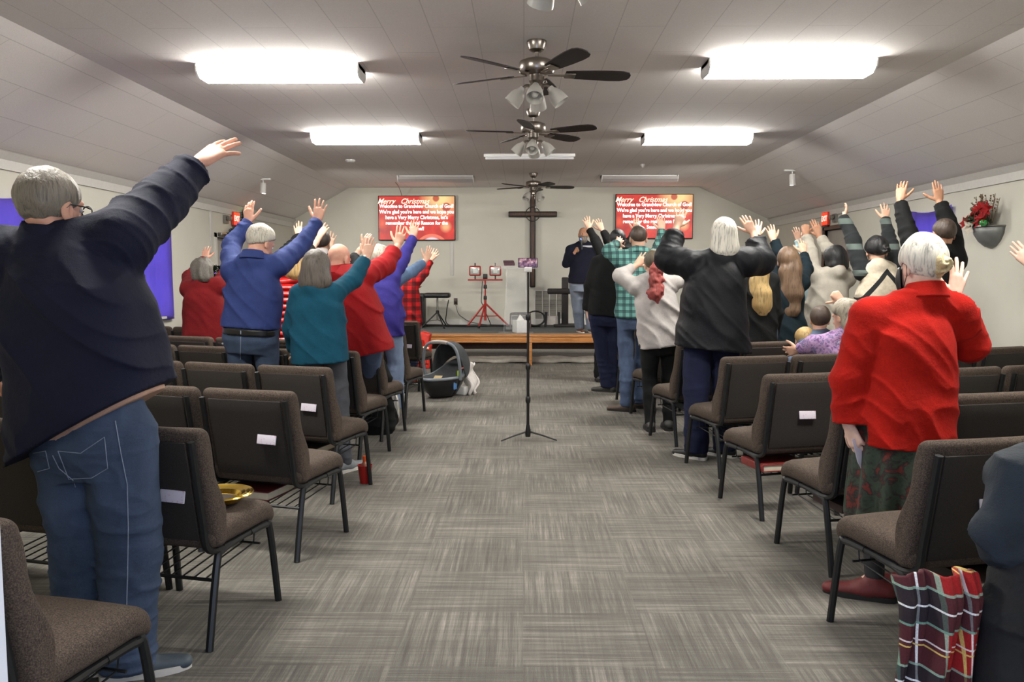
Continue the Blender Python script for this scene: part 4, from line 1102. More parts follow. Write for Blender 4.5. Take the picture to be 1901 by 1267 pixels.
        for ax in range(3):
            o1, o2 = [(1, 2), (2, 0), (0, 1)][ax]
            n = list(f.shape); sl0 = [slice(1, n[i]-1) for i in range(3)]; sl1 = list(sl0)
            sl0[ax] = slice(0, n[ax]-1); sl1[ax] = slice(1, n[ax])
            A = ins[tuple(sl0)]; B = ins[tuple(sl1)]
            e = np.argwhere(A != B); off = np.array([1, 1, 1]); off[ax] = 0; g = e+off
            inside = A[tuple(e.T)]
            d1 = np.zeros(3, int); d1[o1] = 1; d2 = np.zeros(3, int); d2[o2] = 1
            def I(q): return idx[q[:, 0], q[:, 1], q[:, 2]]
            q = np.stack([I(g-d1-d2), I(g-d2), I(g), I(g-d1)], 1)
            q[~inside] = q[~inside][:, ::-1]; quads.append(q)
        return vs, np.concatenate(quads)
def mesh_obj(name, parts, mat, parent=None):
    V_ = []; F_ = []; n = 0
    for v, q in parts:
        V_.append(v); F_.append(q+n); n += len(v)
    v = np.concatenate(V_).astype(np.float32); q = np.concatenate(F_).astype(np.int32)
    me = bpy.data.meshes.new(name); me.vertices.add(len(v)); me.vertices.foreach_set('co', v.ravel())
    me.loops.add(q.size); me.loops.foreach_set('vertex_index', q.ravel())
    me.polygons.add(len(q)); me.polygons.foreach_set('loop_start', np.arange(0, q.size, 4, dtype=np.int32))
    me.polygons.foreach_set('loop_total', np.full(len(q), 4, np.int32))
    me.update(calc_edges=True); me.validate(); me.polygons.foreach_set('use_smooth', np.ones(len(me.polygons), bool))
    me.materials.append(mat)
    o = bpy.data.objects.new(name, me); COL.objects.link(o)
    if parent is not None:
        o.parent = parent; o.matrix_parent_inverse = parent.matrix_basis.inverted() if hasattr(parent, 'matrix_basis') else Matrix()
    return o
def skin_mat(name, rgb):
    t = NT(name); c = srgb(*rgb); v = t.coord()
    f = t.noise(v, 18, 4); col = t.ramp(f, [(.3, (c[0]*.88, c[1]*.8, c[2]*.76, 1)), (.7, dark(c, 1.06))])
    t.base(col); t.set(Roughness=.55); t.b.inputs['Subsurface Weight'].default_value = .06; t.b.inputs['Subsurface Radius'].default_value = (.02, .008, .004); t.b.inputs['Subsurface Scale'].default_value = .5
    t.bump(t.noise(v, 180, 3), .12, .002); return t.m
def hair_mat(name, rgb, rgb2=None, sc=(90, 90, 9)):
    t = NT(name); c = srgb(*rgb); c2 = srgb(*(rgb2 or rgb)); v = t.coord(scale=tuple(q*.6 for q in sc))
    f = t.noise(v, 1.6, 4, .6, .4); g = t.noise(t.coord(), 9, 3)
    col = t.mix(t.ramp(g, [(.4, (0, 0, 0, 1)), (.6, (1, 1, 1, 1))]), c, c2)
    col = t.mix(.8, col, t.ramp(f, [(.32, dark(c, .28)), (.5, c), (.66, dark(c2, 1.6))]))
    t.base(col); t.set(Roughness=.5); t.bump(f, .6, .008); return t.m
SK = {'fair': skin_mat('fair_skin', (218, 176, 152)), 'pink': skin_mat('ruddy_skin', (212, 162, 140)), 'tan': skin_mat('tan_skin', (184, 138, 110)), 'pale': skin_mat('pale_skin', (228, 194, 176))}
m_eye = M('eye_white', (220, 216, 210), .2, var=0); m_iris = M('dark_iris', (50, 40, 34), .2, var=0); m_lip = M('lip', (160, 92, 84), .5, var=.05)
def rotm(yaw, pitch=0, roll=0):
    # columns: right, forward, up ; yaw>0 turns the face towards +x, pitch>0 bows
    Rz = Matrix.Rotation(-yaw, 3, 'Z'); Rx = Matrix.Rotation(-pitch, 3, 'X'); Ry = Matrix.Rotation(roll, 3, 'Y')
    return np.array(Rz @ Rx @ Ry, np.float32)
def folds(axis, amp, f1=9, f2=4, seed=0.):
    axis = nrm(axis)
    def fn(x, y, z, t=None):
        a = x*axis[0]+y*axis[1]+z*axis[2]
        w = .35*vnoise(x*3+seed, y*3, z*3)
        r1 = 1-np.abs(2*vnoise((x-a*axis[0])*f2+seed+w*2, (y-a*axis[1])*f2+w*3, (z-a*axis[2])*f2+a*f1)-1)
        r2 = 1-np.abs(2*vnoise((x-a*axis[0])*f2*2.1+seed+w*5, (y-a*axis[1])*f2*2.1, (z-a*axis[2])*f2*2.1+a*f1*1.9+w*4)-1)
        return -amp*(1.25*(r1**4-.2)+.55*(r2**4-.2)-.8*(vnoise(x*6+seed, y*6, z*6)-.5))
    return fn
def hand(F, W, T, N, thumb, s=1.0, curl=12, spread=1.0, thumb_out=1.0, fist=False):
    W = V(W); D = nrm(V(T)-W); N = V(N); N = nrm(N-D*float(N@D)); X = nrm(np.cross(D, N))*thumb   # X points to thumb side
    P = lambda a, b, c=0: W+(X*a+D*b+N*c)*s
    F.cap(P(0, -.03), P(0, .02), .027*s, .025*s, .01, sq=(N, 1.35))
    F.cap(P(.014, .028), P(.024, .082), .021*s, .019*s, .012, sq=(N, 1.45))
    F.cap(P(0, .028), P(0, .088), .021*s, .019*s, .012, sq=(N, 1.4))
    F.cap(P(-.014, .028), P(-.025, .078), .021*s, .017*s, .012, sq=(N, 1.45))
    fl = [(.030, .088, .074, 9), (.0105, .095, .082, 2), (-.0095, .092, .076, -4), (-.0285, .082, .060, -12)]
    ph = (.46, .31, .23)
    rr = random.Random(int(abs(W[0]*7919+W[2]*997)*10))
    for i, (a, b, L, ang) in enumerate(fl):
        an = math.radians(ang*spread+rr.uniform(-2, 2)); cu = math.radians(curl*rr.uniform(.5, 1.5)); p = P(a, b-.012); r = .0098-.0006*i if i < 3 else .0082
        cc = math.radians(2+rr.uniform(-3, 6))
        if fist: cu = math.radians(75); cc = math.radians(60)
        for j, q in enumerate(ph):
            cc += cu*(.6 if j == 0 else 1)
            d = (D*math.cos(an)+X*math.sin(an))*math.cos(cc)+N*math.sin(cc)
            ln = L*q*s*(1.15 if j == 0 else 1); e = p+d*ln
            F.cap(p, e, (r-.0007*j)*s, (r-.0007*(j+1))*s, .003 if j == 0 else .002); p = e
    ta = math.radians(48*thumb_out); p = P(.018, .018, .006)
    for j, (L, r0, r1, tw) in enumerate(((.046, .0165, .0125, 0), (.034, .0122, .0108, -.22), (.028, .0108, .0088, -.36))):
        an = ta+tw*(1 if not fist else 0)
        d = D*math.cos(an)+X*math.sin(an)+N*(.25+.05*j if not fist else .8); d = nrm(d); e = p+d*L*s
        F.cap(p, e, r0*s, r1*s, .006 if j == 0 else .003); p = e
def bez(*p): return [V(q) for q in p]
def person(label, Y, head, hip, sh=None, arms=(None, None), feet=None, skin='fair', hair=None, top=None, legs=None, shoes=(40, 38, 36), build=1.0, sex='m',
           yaw=0., hyaw=None, hpitch=0., hroll=0., hs=1.0, stand=0.0, shoe_sole=None, seated=False, extras=None, group=None, hhalf=.165, lean=0.0, res=1.0, legw=1.0, foot_yaw=None, tiptoe=-1):
    yaw = math.radians(yaw); hyaw = yaw if hyaw is None else math.radians(hyaw)
    hc = V(AT(head[0], head[1], Y+(head[2] if len(head) > 2 else 0))); hp = V(AT(hip[0], hip[1], Y+(hip[2] if len(hip) > 2 else 0)))
    Rb = rotm(yaw); Rt, Fw, Up = Rb[:, 0], Rb[:, 1], Rb[:, 2]
    Rh = rotm(hyaw, math.radians(hpitch), math.radians(hroll))
    hb = max(.006, min(.013, Y*.0018))*res; hf = max(.0036, min(.006, Y*.0009))*res; hh = max(.005, min(.008, Y*.0013))*res
    nb = hc+(-Rh[:, 2]*.10-Rh[:, 1]*.03)*hs                       # skull base
    if sh is None: sh = [None, None]
    swd = (.185 if sex == 'm' else .160)*build
    neck = nb-V(0, 0, .055*hs)-Fw*.0
    S = []
    for i in (0, 1):
        if sh[i] is None: S.append(neck+V(0, 0, -.05)+Rt*swd*(-1 if i == 0 else 1))
        else: S.append(V(AT(sh[i][0], sh[i][1], Y+(sh[i][2] if len(sh[i]) > 2 else 0))))
    sm = (S[0]+S[1])/2
    AX = nrm(sm-hp); Lt = float(np.linalg.norm(sm-hp))
    RtT = nrm(Rt-AX*float(Rt@AX)); FwT = np.cross(AX, RtT); FwT = FwT if float(FwT@Fw) > 0 else -FwT
    root = empty('person', tuple(V(hp[0], hp[1], stand)))
    bpy_root = root; tag(root, label, 'person', group)
    inv = Matrix.Translation((-float(hp[0]), -float(hp[1]), -stand))
    def mk(name, parts, mat, parent=None):
        o = mesh_obj(name, parts, mat, None); 
        o.data.transform(inv); o.parent = parent or root; return o
    # ---------------- joints
    J = []
    for i in (0, 1):
        a = arms[i]
        if a is None:
            sg = -1 if i == 0 else 1
            e = S[i]+V(0, 0, -.27)+Rt*sg*.05; w_ = e+V(0, 0, -.23)+Fw*.08; tp = w_+V(0, 0, -.17)+Fw*.03
            J.append((S[i], e, w_, tp, dict(n=tuple(-Rt*sg), curl=22)))
        else:
            pt = []
            for q in a[:3]:
                pt.append(V(AT(q[0], q[1], Y+(q[2] if len(q) > 2 else 0))))
            J.append((S[i], pt[0], pt[1], pt[2], a[3] if len(a) > 3 else {}))
    tl = .0 if sex == 'm' else .0
    # ---------------- legs
    hx = .095*build*(1.0 if sex == 'm' else .95)
    LG = []
    for i in (0, 1):
        sg = -1 if i == 0 else 1
        hj = hp+Rt*sg*hx+V(0, 0, -.03)
        if feet and feet[i] is not None and len(feet[i]) == 2:
            gx = GR(feet[i][0], feet[i][1], stand); an = V(gx.x, gx.y, stand+.085)
        else: an = V(hp[0], hp[1], stand+.085)+Rt*sg*(hx+.02)+Fw*(.03 if i else -.02)
        if i == tiptoe: an = V(an[0], an[1], stand+.215)
        if seated:
            kn = hj+Fw*.42+V(0, 0, 0); an = kn+V(0, 0, -(kn[2]-.085))
        else:
            kn = (hj*.47+an*.53)+Fw*.035
            if hj[2]-stand < .5: kn = (hj*.5+an*.5)+Fw*.05
        LG.append((hj, kn, an))
    fy = yaw if foot_yaw is None else math.radians(foot_yaw)
    FF = rotm(fy)[:, 1]
    # ---------------- body: coarse core + fine head + fine arms, one mesh
    parts = []
    allp = [hp, sm, neck]+[q for l in LG for q in l]
    B = Field(np.min(allp, 0)-.22, np.max(allp, 0)+.22, .014)
    secs = [(-.08, 0, 0, .13, .09), (.05, 0, 0, .13*build, .09), (Lt*.4, 0, 0, .115*build, .08), (Lt*.8, 0, 0, .14*build, .085), (Lt+.02, 0, 0, .06, .05)]
    B.loft(hp, AX, RtT, FwT, secs)
    B.cap(sm, nb, .055*hs, .052*hs, .03); B.cap(S[0], S[1], .045, .045, .04)
    for hj, kn, an in LG: B.cap(hj, kn, .065, .045, .02); B.cap(kn, an, .042, .032, .01); B.cap(an, an+FF*.08+V(0, 0, -.05), .03, .025, .01)
    parts.append(B.mesh())
    H_ = Field(hc-.19*hs, hc+.19*hs, hh); hd = lambda a, b, c: hc+(Rh[:, 0]*a+Rh[:, 1]*b+Rh[:, 2]*c)*hs
    H_.ell(hd(0, -.012, .028), V(.074, .094, .088)*hs, Rh)
    H_.ell(hd(0, .028, -.045), V(.060, .066, .072)*hs, Rh, .03)
    H_.ell(hd(0, .045, -.092), V(.036, .034, .026)*hs, Rh, .03)
    H_.cap(hd(0, .088, .012), hd(0, .108, -.028), .009*hs, .0145*hs, .012)
    H_.cap(hd(-.035, .078, .022), hd(.035, .078, .022), .011*hs, .011*hs, .015)
    for sg in (-1, 1):
        H_.ell(hd(sg*.031, .088, .002), V(.015, .012, .010)*hs, Rh, .008, 's')
        H_.ell(hd(sg*.077, -.006, -.012), V(.010, .022, .034)*hs, Rh, .004)
        H_.ell(hd(sg*.086, .004, -.010), V(.007, .011, .018)*hs, Rh, .003, 's')
    H_.ell(hd(0, .091, -.063), V(.024, .010, .010)*hs, Rh, .006)
    H_.cap(hd(-.02, .102, -.063), hd(.02, .102, -.063), .002, .002, .004, 's')
    H_.cap(nb+(sm-nb)*.75, hd(0, -.02, -.05), .056*hs, .054*hs, .02)
    parts.append(H_.mesh())
    for i, (s0, e, w_, tp, o) in enumerate(J):
        if o.get('skip'): continue
        sz = o.get('s', 1.0 if sex == 'm' else .92)
        d = nrm(tp-w_); tip = w_+d*.2*sz
        lo = np.minimum(np.minimum(e, w_), tip)-.09; hi = np.maximum(np.maximum(e, w_), tip)+.09
        A_ = Field(lo, hi, hf)
        A_.cap(e, e*.4+w_*.6, .036*sz, .031*sz); A_.cap(e*.4+w_*.6, w_, .031*sz, .0255*sz, .015)
        n = V(o.get('n', (0, 1, 0))); th = o.get('thumb', (-1 if i == 0 else 1))
        hand(A_, w_, tp, n, th, sz*o.get('hs', 1.0), o.get('curl', 12), o.get('spread', 1.0), o.get('tout', 1.0), o.get('fist', False))
        parts.append(A_.mesh())
        A2 = Field(np.minimum(s0, e)-.08, np.maximum(s0, e)+.08, .012); A2.cap(s0, e, .048*build, .042*sz); parts.append(A2.mesh())
    body = mk('body', parts, SK[skin])
    # eyes
    for sg in (-1, 1):
        m = MB(); c = hd(sg*.031, .079, .002); 
        m.lathe([(.0001, -.0105), (.006, -.009), (.0098, -.004), (.0105, 0), (.0098, .004), (.006, .009), (.0001, .0105)], c-V(hp[0], hp[1], stand), tuple(Rh[:, 1]), 12, False)
        eo = m.build('eye', m_eye, body); 
        m = MB(); m.lathe([(.0, .0), (.0045, .0)], c-V(hp[0], hp[1], stand)+Rh[:, 1]*.0103, tuple(Rh[:, 1]), 10); m.build('iris', m_iris, eo, smooth=False)
    # ---------------- trousers / skirt
    lgt = legs or {}
    lk = lgt.get('kind', 'trousers')
    lm = lgt['mat']; lw = legw
    z0 = stand
    if lk == 'trousers':
        T_ = Field(np.min([hp]+[q for l in LG for q in l], 0)-.26, np.max([hp]+[q for l in LG for q in l], 0)+.26, hb)
        fold = folds((0, 0, 1), lgt.get('amp', .006), 9, 3.5, Y)
        bw = lgt.get('hipw', hhalf)
        pd = lgt.get('d', .122); secs = [(-.17, 0, -.0, bw*.86, .108*build), (-.07, 0, -.015, bw*1.03, pd*1.04*build), (.02, 0, -.005, bw, pd*build), (.13, 0, .0, bw*.9, pd*.8*build)]
        T_.loft(hp, AX if abs(AX[2]) > .9 else Up, RtT if abs(AX[2]) > .9 else Rt, FwT if abs(AX[2]) > .9 else Fw, secs, 2.3, 0, 'u', fold)
        tr = lgt.get('thigh', .092)*build*lw; kr = lgt.get('knee', .068)*build*lw; ar = lgt.get('ankle', .062)*lw
        for sg, (hj, kn, an) in zip((-1, 1), LG):
            T_.cap(hj+V(0, 0, .0), kn, tr, kr, .02, disp=fold); T_.cap(kn, an+V(0, 0, -.015), kr, ar, .02, disp=folds((0, 0, 1), lgt.get('amp', .006)*1.3, 15, 3.0, Y+3))
        if seated: pass
        else: T_.plane((0, 0, stand+lgt.get('hem', .05)), (0, 0, -1))
        tro = mk(lgt.get('name', 'trousers'), [T_.mesh()], lm)
        if lgt.get('label'): tro['label'] = lgt['label']
    else:
        hm = lgt.get('hem', .3)
        T_ = Field((hp[0]-.36, hp[1]-.36, stand+hm-.02), (hp[0]+.36, hp[1]+.36, hp[2]+.2), hb)
        def pleat(x, y, z, u):
            a = np.arctan2(y-hp[1], x-hp[0]); return .012*np.sin(a*13+vnoise(x*2, y*2, z*1.5)*5)*np.clip((hp[2]+.05-z)*2.2, 0, 1)
        hgt = hp[2]-stand-hm
        secs = [(-hgt, 0, 0, lgt.get('w', .26), .2), (-hgt*.5, 0, 0, lgt.get('w', .26)*.92, .19), (0, 0, 0, hhalf*1.02, .14), (.12, 0, 0, hhalf*.85, .12)]
        T_.loft(hp, Up, Rt, Fw, secs, 2.1, 0, 'u', pleat); tro = mk('skirt', [T_.mesh()], lm)
    # ---------------- shoes
    ms = shoes if not isinstance(shoes, tuple) else M('shoe_%d_%d' % (shoes[0], shoes[2]), shoes, .6, var=.15)
    for i, (hj, kn, an) in enumerate(LG):
        FF = rotm(fy)[:, 1]; SR = rotm(fy)[:, 0]; UF = V(0, 0, 1)
        if i == tiptoe: FF = nrm(V(0, .18, -.98)); UF = nrm(np.cross(SR, FF)); 
        Sh = Field(V(an[0]-.25, an[1]-.25, an[2]-.28), V(an[0]+.25, an[1]+.3, an[2]+.08), max(.006, hb*.8))
        bf = V(an)-UF*.085; hl = bf-FF*.05; to = bf+FF*.17
        Sh.cap(hl+UF*.040, hl+FF*.09+UF*.042, .037, .042, 0); Sh.cap(hl+FF*.08+UF*.035, to+UF*.022, .043, .034, .03, sq=(tuple(UF), 1.35))
        Sh.cap(hl+FF*.03+UF*.05, V(an)+V(0, 0, -.005), .038, .040, .02)
        Sh.plane(bf+UF*.004, -UF); so = mk('shoe', [Sh.mesh()], ms)
        pr = []
        for (f_, w0) in ((-.088, .012), (-.08, .028), (-.05, .04), (.0, .04), (.06, .046), (.11, .047), (.16, .036), (.19, .02), (.2, .006)): pr.append((f_, w0))
        base = bf-V(hp[0], hp[1], stand)
        P1 = [tuple(base+FF*f_+SR*w0) for f_, w0 in pr]+[tuple(base+FF*f_-SR*w0) for f_, w0 in reversed(pr)]
        m = MB().prism(P1, tuple(UF*.022)); m.build('sole', shoe_sole or m_blacksole, so, sharp=50)
    # ---------------- upper garment
    tp_ = top
    if tp_:
        sl = tp_.get('sleeve', 1.0); th = tp_.get('thick', .012); amp = tp_.get('amp', .009)
        pts = [hp+V(0, 0, -tp_.get('len', .1)), neck, S[0], S[1]]+[q for (s0, e, w_, t2, o) in J for q in ((e, w_) if not o.get('skip') else (e,))]
        G_ = Field(np.min(pts, 0)-.3, np.max(pts, 0)+.2, hb)
        fo = folds(nrm(AX*tp_.get('fa', .55)+RtT*.85), amp*1.1, 7, 1.7, Y*1.7+head[0]*.01)
        hemL = tp_.get('len', .1); bw = tp_.get('hem', hhalf+.01); bd = tp_.get('depth', .135)*build
        ww = tp_.get('waist', hhalf*.95); cw = tp_.get('chest', swd*.93)
        off = tp_.get('belly', 0.0)
        secs = [(-hemL, tp_.get('hx', 0), -.01+off, bw, bd*1.05), (-hemL*.3, 0, -.008+off, (bw+ww)/2*1.02, bd*1.03), (Lt*.3, 0, off*.8, ww, bd*.97), (Lt*.68, 0, -.0, cw, bd*.95), (Lt*.9, 0, -.004, swd*.86, bd*.82), (Lt*1.0+.01, 0, -.006, swd*.62, bd*.62), (Lt+.055, 0, -.004, .085, .075), (Lt+.075, 0, 0, .06, .055)]
        G_.loft(hp, AX, RtT, FwT, secs, 2.7, 0, 'u', fo)
        sr = tp_.get('sr', .066)*build; er = tp_.get('er', .056)*build; wr = tp_.get('wr', .043)
        nkp = nb+(sm-nb)*.16+V(0, 0, tp_.get('nup', 0))
        for i in (0, 1): G_.cap(S[i], nkp+V(0, 0, -.02), sr*.85, .062*hs, .05, disp=fo)
        for i, (s0, e, w_, t2, o) in enumerate(J):
            ss = o.get('sleeve', sl)
            dd = nrm(w_-e)
            f1 = folds(nrm(nrm(e-s0)+.5*FwT), amp*.8, 12, 3.5, Y+i); f2 = folds(nrm(dd+.4*RtT), amp*.7, 15, 4, Y+i+5)
            if ss > 0:
                G_.cap(s0, e, sr+th*.3, er+th*.2, tp_.get('ak', .035), disp=f1)
                if ss > .5:
                    we = e+(w_-e)*((ss-.5)*2*1.0)
                    rr_ = er+(wr-er)*((ss-.5)*2)
                    G_.cap(e, we, er+th*.2, rr_, .02, disp=f2)
        for i, (s0, e, w_, t2, o) in enumerate(J):
            ss = o.get('sleeve', sl)
            if ss > .5:
                we = e+(w_-e)*((ss-.5)*2); dd = nrm(w_-e)
                # square cuff: cut the round end off
                c_ = we+dd*.0
                r_ = wr*1.5+.01
                def cutfn(x, y, z, c_=c_, dd=dd, r_=r_):
                    px, py, pz = x-c_[0], y-c_[1], z-c_[2]; a = px*dd[0]+py*dd[1]+pz*dd[2]
                    rad = np.sqrt(np.maximum(px*px+py*py+pz*pz-a*a, 0)); return np.maximum(np.maximum(-a, a-.12), rad-r_)
                G_.put(cutfn, c_-.14, c_+.14, 0, 's')
        if tp_.get('hemplane'): G_.plane(V(AT(*tp_['hemplane'][0], Y)), tp_['hemplane'][1])
        go = mk(tp_.get('name', 'shirt'), [G_.mesh()], tp_['mat'])
        if tp_.get('label'): go['label'] = tp_['label']
        if tp_.get('collar'):
            m = MB(); c0 = nkp-V(hp[0], hp[1], stand)+V(0, 0, -.0); n_ = 24; vs = []; ca = tp_['collar']
            hgt_, fl = (ca if isinstance(ca, tuple) else (.035, .012))
            for j, (rr_, zz) in enumerate(((.068, -.02), (.066, .012), (.070, .012+hgt_*.3), (.078+fl, -.012-.0*hgt_), (.082+fl, -.02))):
                for k in range(n_):
                    a = 2*PI*k/n_; vs.append(tuple(c0+Rt*rr_*math.cos(a)*1.02+Fw*rr_*math.sin(a)*.98+V(0, 0, zz+hgt_*(.5 if 1 <= j <= 2 else 0)-.012*math.sin(a))))
            fs = [(j*n_+k, j*n_+(k+1) % n_, (j+1)*n_+(k+1) % n_, (j+1)*n_+k) for j in range(4) for k in range(n_)]
            m.add(vs, fs); m.build('collar', tp_.get('cmat', tp_['mat']), go, solid=.004)
        for i, (s0, e, w_, t2, o) in enumerate(J):
            if tp_.get('cuff') and not o.get('skip') and o.get('sleeve', sl) > .6:
                ss = o.get('sleeve', sl); we = e+(w_-e)*((ss-.5)*2); dd = nrm(w_-e); L0 = we-V(hp[0], hp[1], stand)
                MB().lathe([(wr*.95, -.03), (wr+.004, -.028), (wr+.004, .0), (wr-.002, .004), (wr-.01, .0)], tuple(L0), tuple(dd), 18, False).build('cuff', tp_['cuff'], go)
    # ---------------- hair
    hr = hair or {}
    hk = hr.get('kind', 'short')
    if hk != 'none':
        hm_ = hr['mat']; F2 = Field(hc-.2*hs-V(0, 0, hr.get('L', .2) if hk in ('long', 'pony', 'bob') else .0), hc+.2*hs, hh)
        sd = Y*3.1; th_ = hr.get('thick', .012); fr = hr.get('fr', 42); am = hr.get('amp', .004)
        def st(x, y, z, *a): return am*(2*vnoise(x*fr+sd, y*fr, z*fr*.22)-1)+am*.8*(2*vnoise(x*14+sd, y*14, z*7)-1)
        g_ = hr.get('grow', 1.0)
        F2.ell(hd(0, -.014, .032), V(.077+th_, .096+th_, .090+th_)*hs*g_, Rh, 0, 'u', st)
        nape = hr.get('nape', -.065); slope = hr.get('slope', .78)
        # cut along the hairline
        n_ = Rh[:, 1]*slope-Rh[:, 2]
        p0 = hd(0, -.09, nape)
        _x, _y, _z = F2.ax[0][:, None, None], F2.ax[1][None, :, None], F2.ax[2][None, None, :]
        n_ = nrm(n_); _d = (_x-p0[0])*n_[0]+(_y-p0[1])*n_[1]+(_z-p0[2])*n_[2]+.012*(vnoise(_x*38+sd, _y*38, _z*38+0*_x)-.5)+.006*(vnoise(_x*90+sd, _y*90, _z*90)-.5)
        _h = np.clip(.5-.5*(F2.f-_d)/.014, 0, 1); F2.f = (F2.f*(1-_h)+_d*_h+.014*_h*(1-_h)).astype(np.float32)
        if hk in ('short', 'bun', 'pony'):
            for sg in (-1, 1): F2.ell(hd(sg*.090, .008, -.020), V(.030, .026, .036)*hs, Rh, .008, 's')
        fb = hr.get('front', .083); F2.plane(hd(0, fb, 0), Rh[:, 1]+Rh[:, 2]*-.15)
        if hr.get('crown') is not None:   # bald patch
            F2.ell(hd(0, .0, .16), V(hr['crown'], hr['crown']*1.3, .11)*hs, Rh, .01, 's')
        gz = -Rh[:, 2]; D_ = nrm(gz*.35+V(0, 0, -.65))
        if hk == 'bob':
            Lb = hr.get('L', .17); wv = hr.get('w', .1)
            F2.loft(hd(0, -.02, .03), D_, Rh[:, 0], nrm(np.cross(Rh[:, 0], D_))*(-1 if float(np.cross(Rh[:, 0], D_)@Rh[:, 1]) < 0 else 1),
                    [(-.075, 0, .0, .03*hs, .04*hs), (-.05, 0, .0, .062*hs, .07*hs), (-.015, 0, -.005, .085*hs, .09*hs), (.03, 0, -.01, .094*hs, .094*hs), (Lb*.7, 0, -.015, wv*hs, .09*hs), (Lb*.93, 0, -.02, wv*.97*hs, .08*hs), (Lb+.02, 0, -.02, wv*.72*hs, .06*hs)], 2.1, .02, 'u', st)
            F2.ell(hd(0, .11, -.08), V(.058, .085, .10)*hs, Rh, .01, 's')
        if hk in ('long',):
            Lb = hr.get('L', .4); wv = hr.get('w', .085); bk = nrm(V(Rh[:, 1]))
            Fv = nrm(Rh[:, 1]*V(1, 1, 0)); Rv = nrm(Rh[:, 0]*V(1, 1, 0)); wav = hr.get('wave', .012)
            def stw(x, y, z, u): return st(x, y, z)+wav*(vnoise(x*9+sd, y*9, z*11)-.5)*2
            F2.loft(hd(hr.get('ox', 0), -.045, .02), V(0, 0, -1), Rv, Fv, [(-.08, 0, .01, .02*hs, .03*hs), (-.05, 0, .0, .055*hs, .055*hs), (0, 0, 0, .08*hs, .072*hs), (.08, 0, -.02, wv*1.05*hs, .07*hs), (Lb*.6, 0, -.05+hr.get('oy', 0), wv*hs, .055), (Lb*.9, 0, -.05+hr.get('oy', 0), wv*.85*hs, .05), (Lb, 0, -.05+hr.get('oy', 0), wv*.65, .035)], 2.2, .02, 'u', stw)
            F2.ell(hd(0, .11, -.06), V(.062, .09, .10)*hs, Rh, .01, 's')
        if hk == 'bun' and not hr.get('bunmat'):
            bc = hd(*hr.get('bun', (.0, -.115, .03)))
            F2.ell(bc, V(.036, .03, .036), Rh, .012, 'u', lambda a, b, c: .006*np.sin(np.arctan2(c, a)*3+np.sqrt(a*a+c*c)*160))
        hro = mk('hair', [F2.mesh()], hm_)
        if hr.get('bunmat'):
            bc = hd(*hr['bun']); F4 = Field(bc-.07, bc+.07, .0045)
            F4.ell(bc, V(.036, .03, .034), Rh, 0, 'u', lambda a, b, c: .007*np.sin(np.arctan2(c, a)*2+np.sqrt(a*a+c*c)*190)+.002*np.sin(np.arctan2(c, a)*26))
            F4.cap(bc, hd(.012, -.062, -.012), .026, .047, .02, disp=lambda x, y, z, t: .004*(2*vnoise(x*70, y*70, z*70)-1)); mk('hair_bun', [F4.mesh()], hr['bunmat'], hro)
        if hk == 'pony':
            F3 = Field(hc-V(.2, .25, hr.get('L', .35)+.1), hc+V(.2, .1, .15), hh)
            b0 = hd(.0, -.105, -.0); Lb = hr.get('L', .35); w_ = hr.get('w', .05)
            def wv(x, y, z, t): return .018*(vnoise(x*30+3, y*30, z*30)-.5)*2+.008*(2*vnoise(x*70, y*70, z*60)-1)
            sqq = (nrm(Fw), 1.5); F3.cap(b0, b0+V(0, -.035, -.05), .028, .05, .01, disp=wv, sq=sqq); F3.cap(b0+V(0, -.035, -.05), b0+V(0, -.03, -.06-Lb*.5), .054, w_*1.05, .02, disp=wv, sq=sqq); F3.cap(b0+V(0, -.02, -.06-Lb*.5), b0+V(.0, -.01, -Lb+.03), w_*1.05, w_*.85, .02, disp=wv, sq=sqq)
            mk('ponytail', [F3.mesh()], hr.get('pmat', hm_), hro)
            c_ = b0+V(0, -.012, -.02)-V(hp[0], hp[1], stand); MB().lathe([(.022, -.008), (.028, 0), (.022, .008)], tuple(c_), (0, -.5, -1), 14, False).build('hair_tie', hr.get('tie', m_black), hro)
    info = dict(root=root, hc=hc, Rh=Rh, hs=hs, hp=hp, J=J, S=S, neck=neck, hd=hd, stand=stand, LG=LG, Y=Y, body=body, top=(go if tp_ else None), legs=tro, AX=AX, Rt=RtT, Fw=FwT, Lt=Lt)
    return info
m_blacksole = M('black_sole', (26, 25, 24), .7, var=.1); m_whitesole = M('white_rubber_sole', (206, 202, 194), .6, var=.05)
def local(I, p): return V(p)-V(I['hp'][0], I['hp'][1], I['stand'])
def surf(I, obj, px, py, out=.003):
    """point on a garment seen at photo pixel (px, py), in the person's own frame"""
    key = '_bvh'+obj.name
    if key not in I:
        me = obj.data; vs = [v.co.copy() for v in me.vertices]; I[key] = BVHTree.FromPolygons(vs, [tuple(p.vertices) for p in me.polygons])
    o = Vector((-float(I['hp'][0]), -float(I['hp'][1]), EYE-I['stand'])); r = ray(px, py).normalized()
    hit = I[key].ray_cast(o, r)
    if hit[0] is None: return None
    return hit[0]+hit[1]*out
def seam(I, obj, pts, r, name, mat, out=.001, dash=0):
    P = []
    for (a, b) in zip(pts[:-1], pts[1:]):
        n = max(2, int(math.hypot(b[0]-a[0], b[1]-a[1])/5))
        for k in range(n): P.append((a[0]+(b[0]-a[0])*k/n, a[1]+(b[1]-a[1])*k/n))
    P.append(pts[-1]); Q = [surf(I, obj, x, y, out) for x, y in P]; Q = [q for q in Q if q is not None]
    if len(Q) < 2: return
    Q2 = [Q[0]]
    for q in Q[1:]:
        if (q-Q2[-1]).length < .12: Q2.append(q)
    if len(Q2) < 2: return
    return MB().tube(Q2, r, 5).build(name, mat, obj)
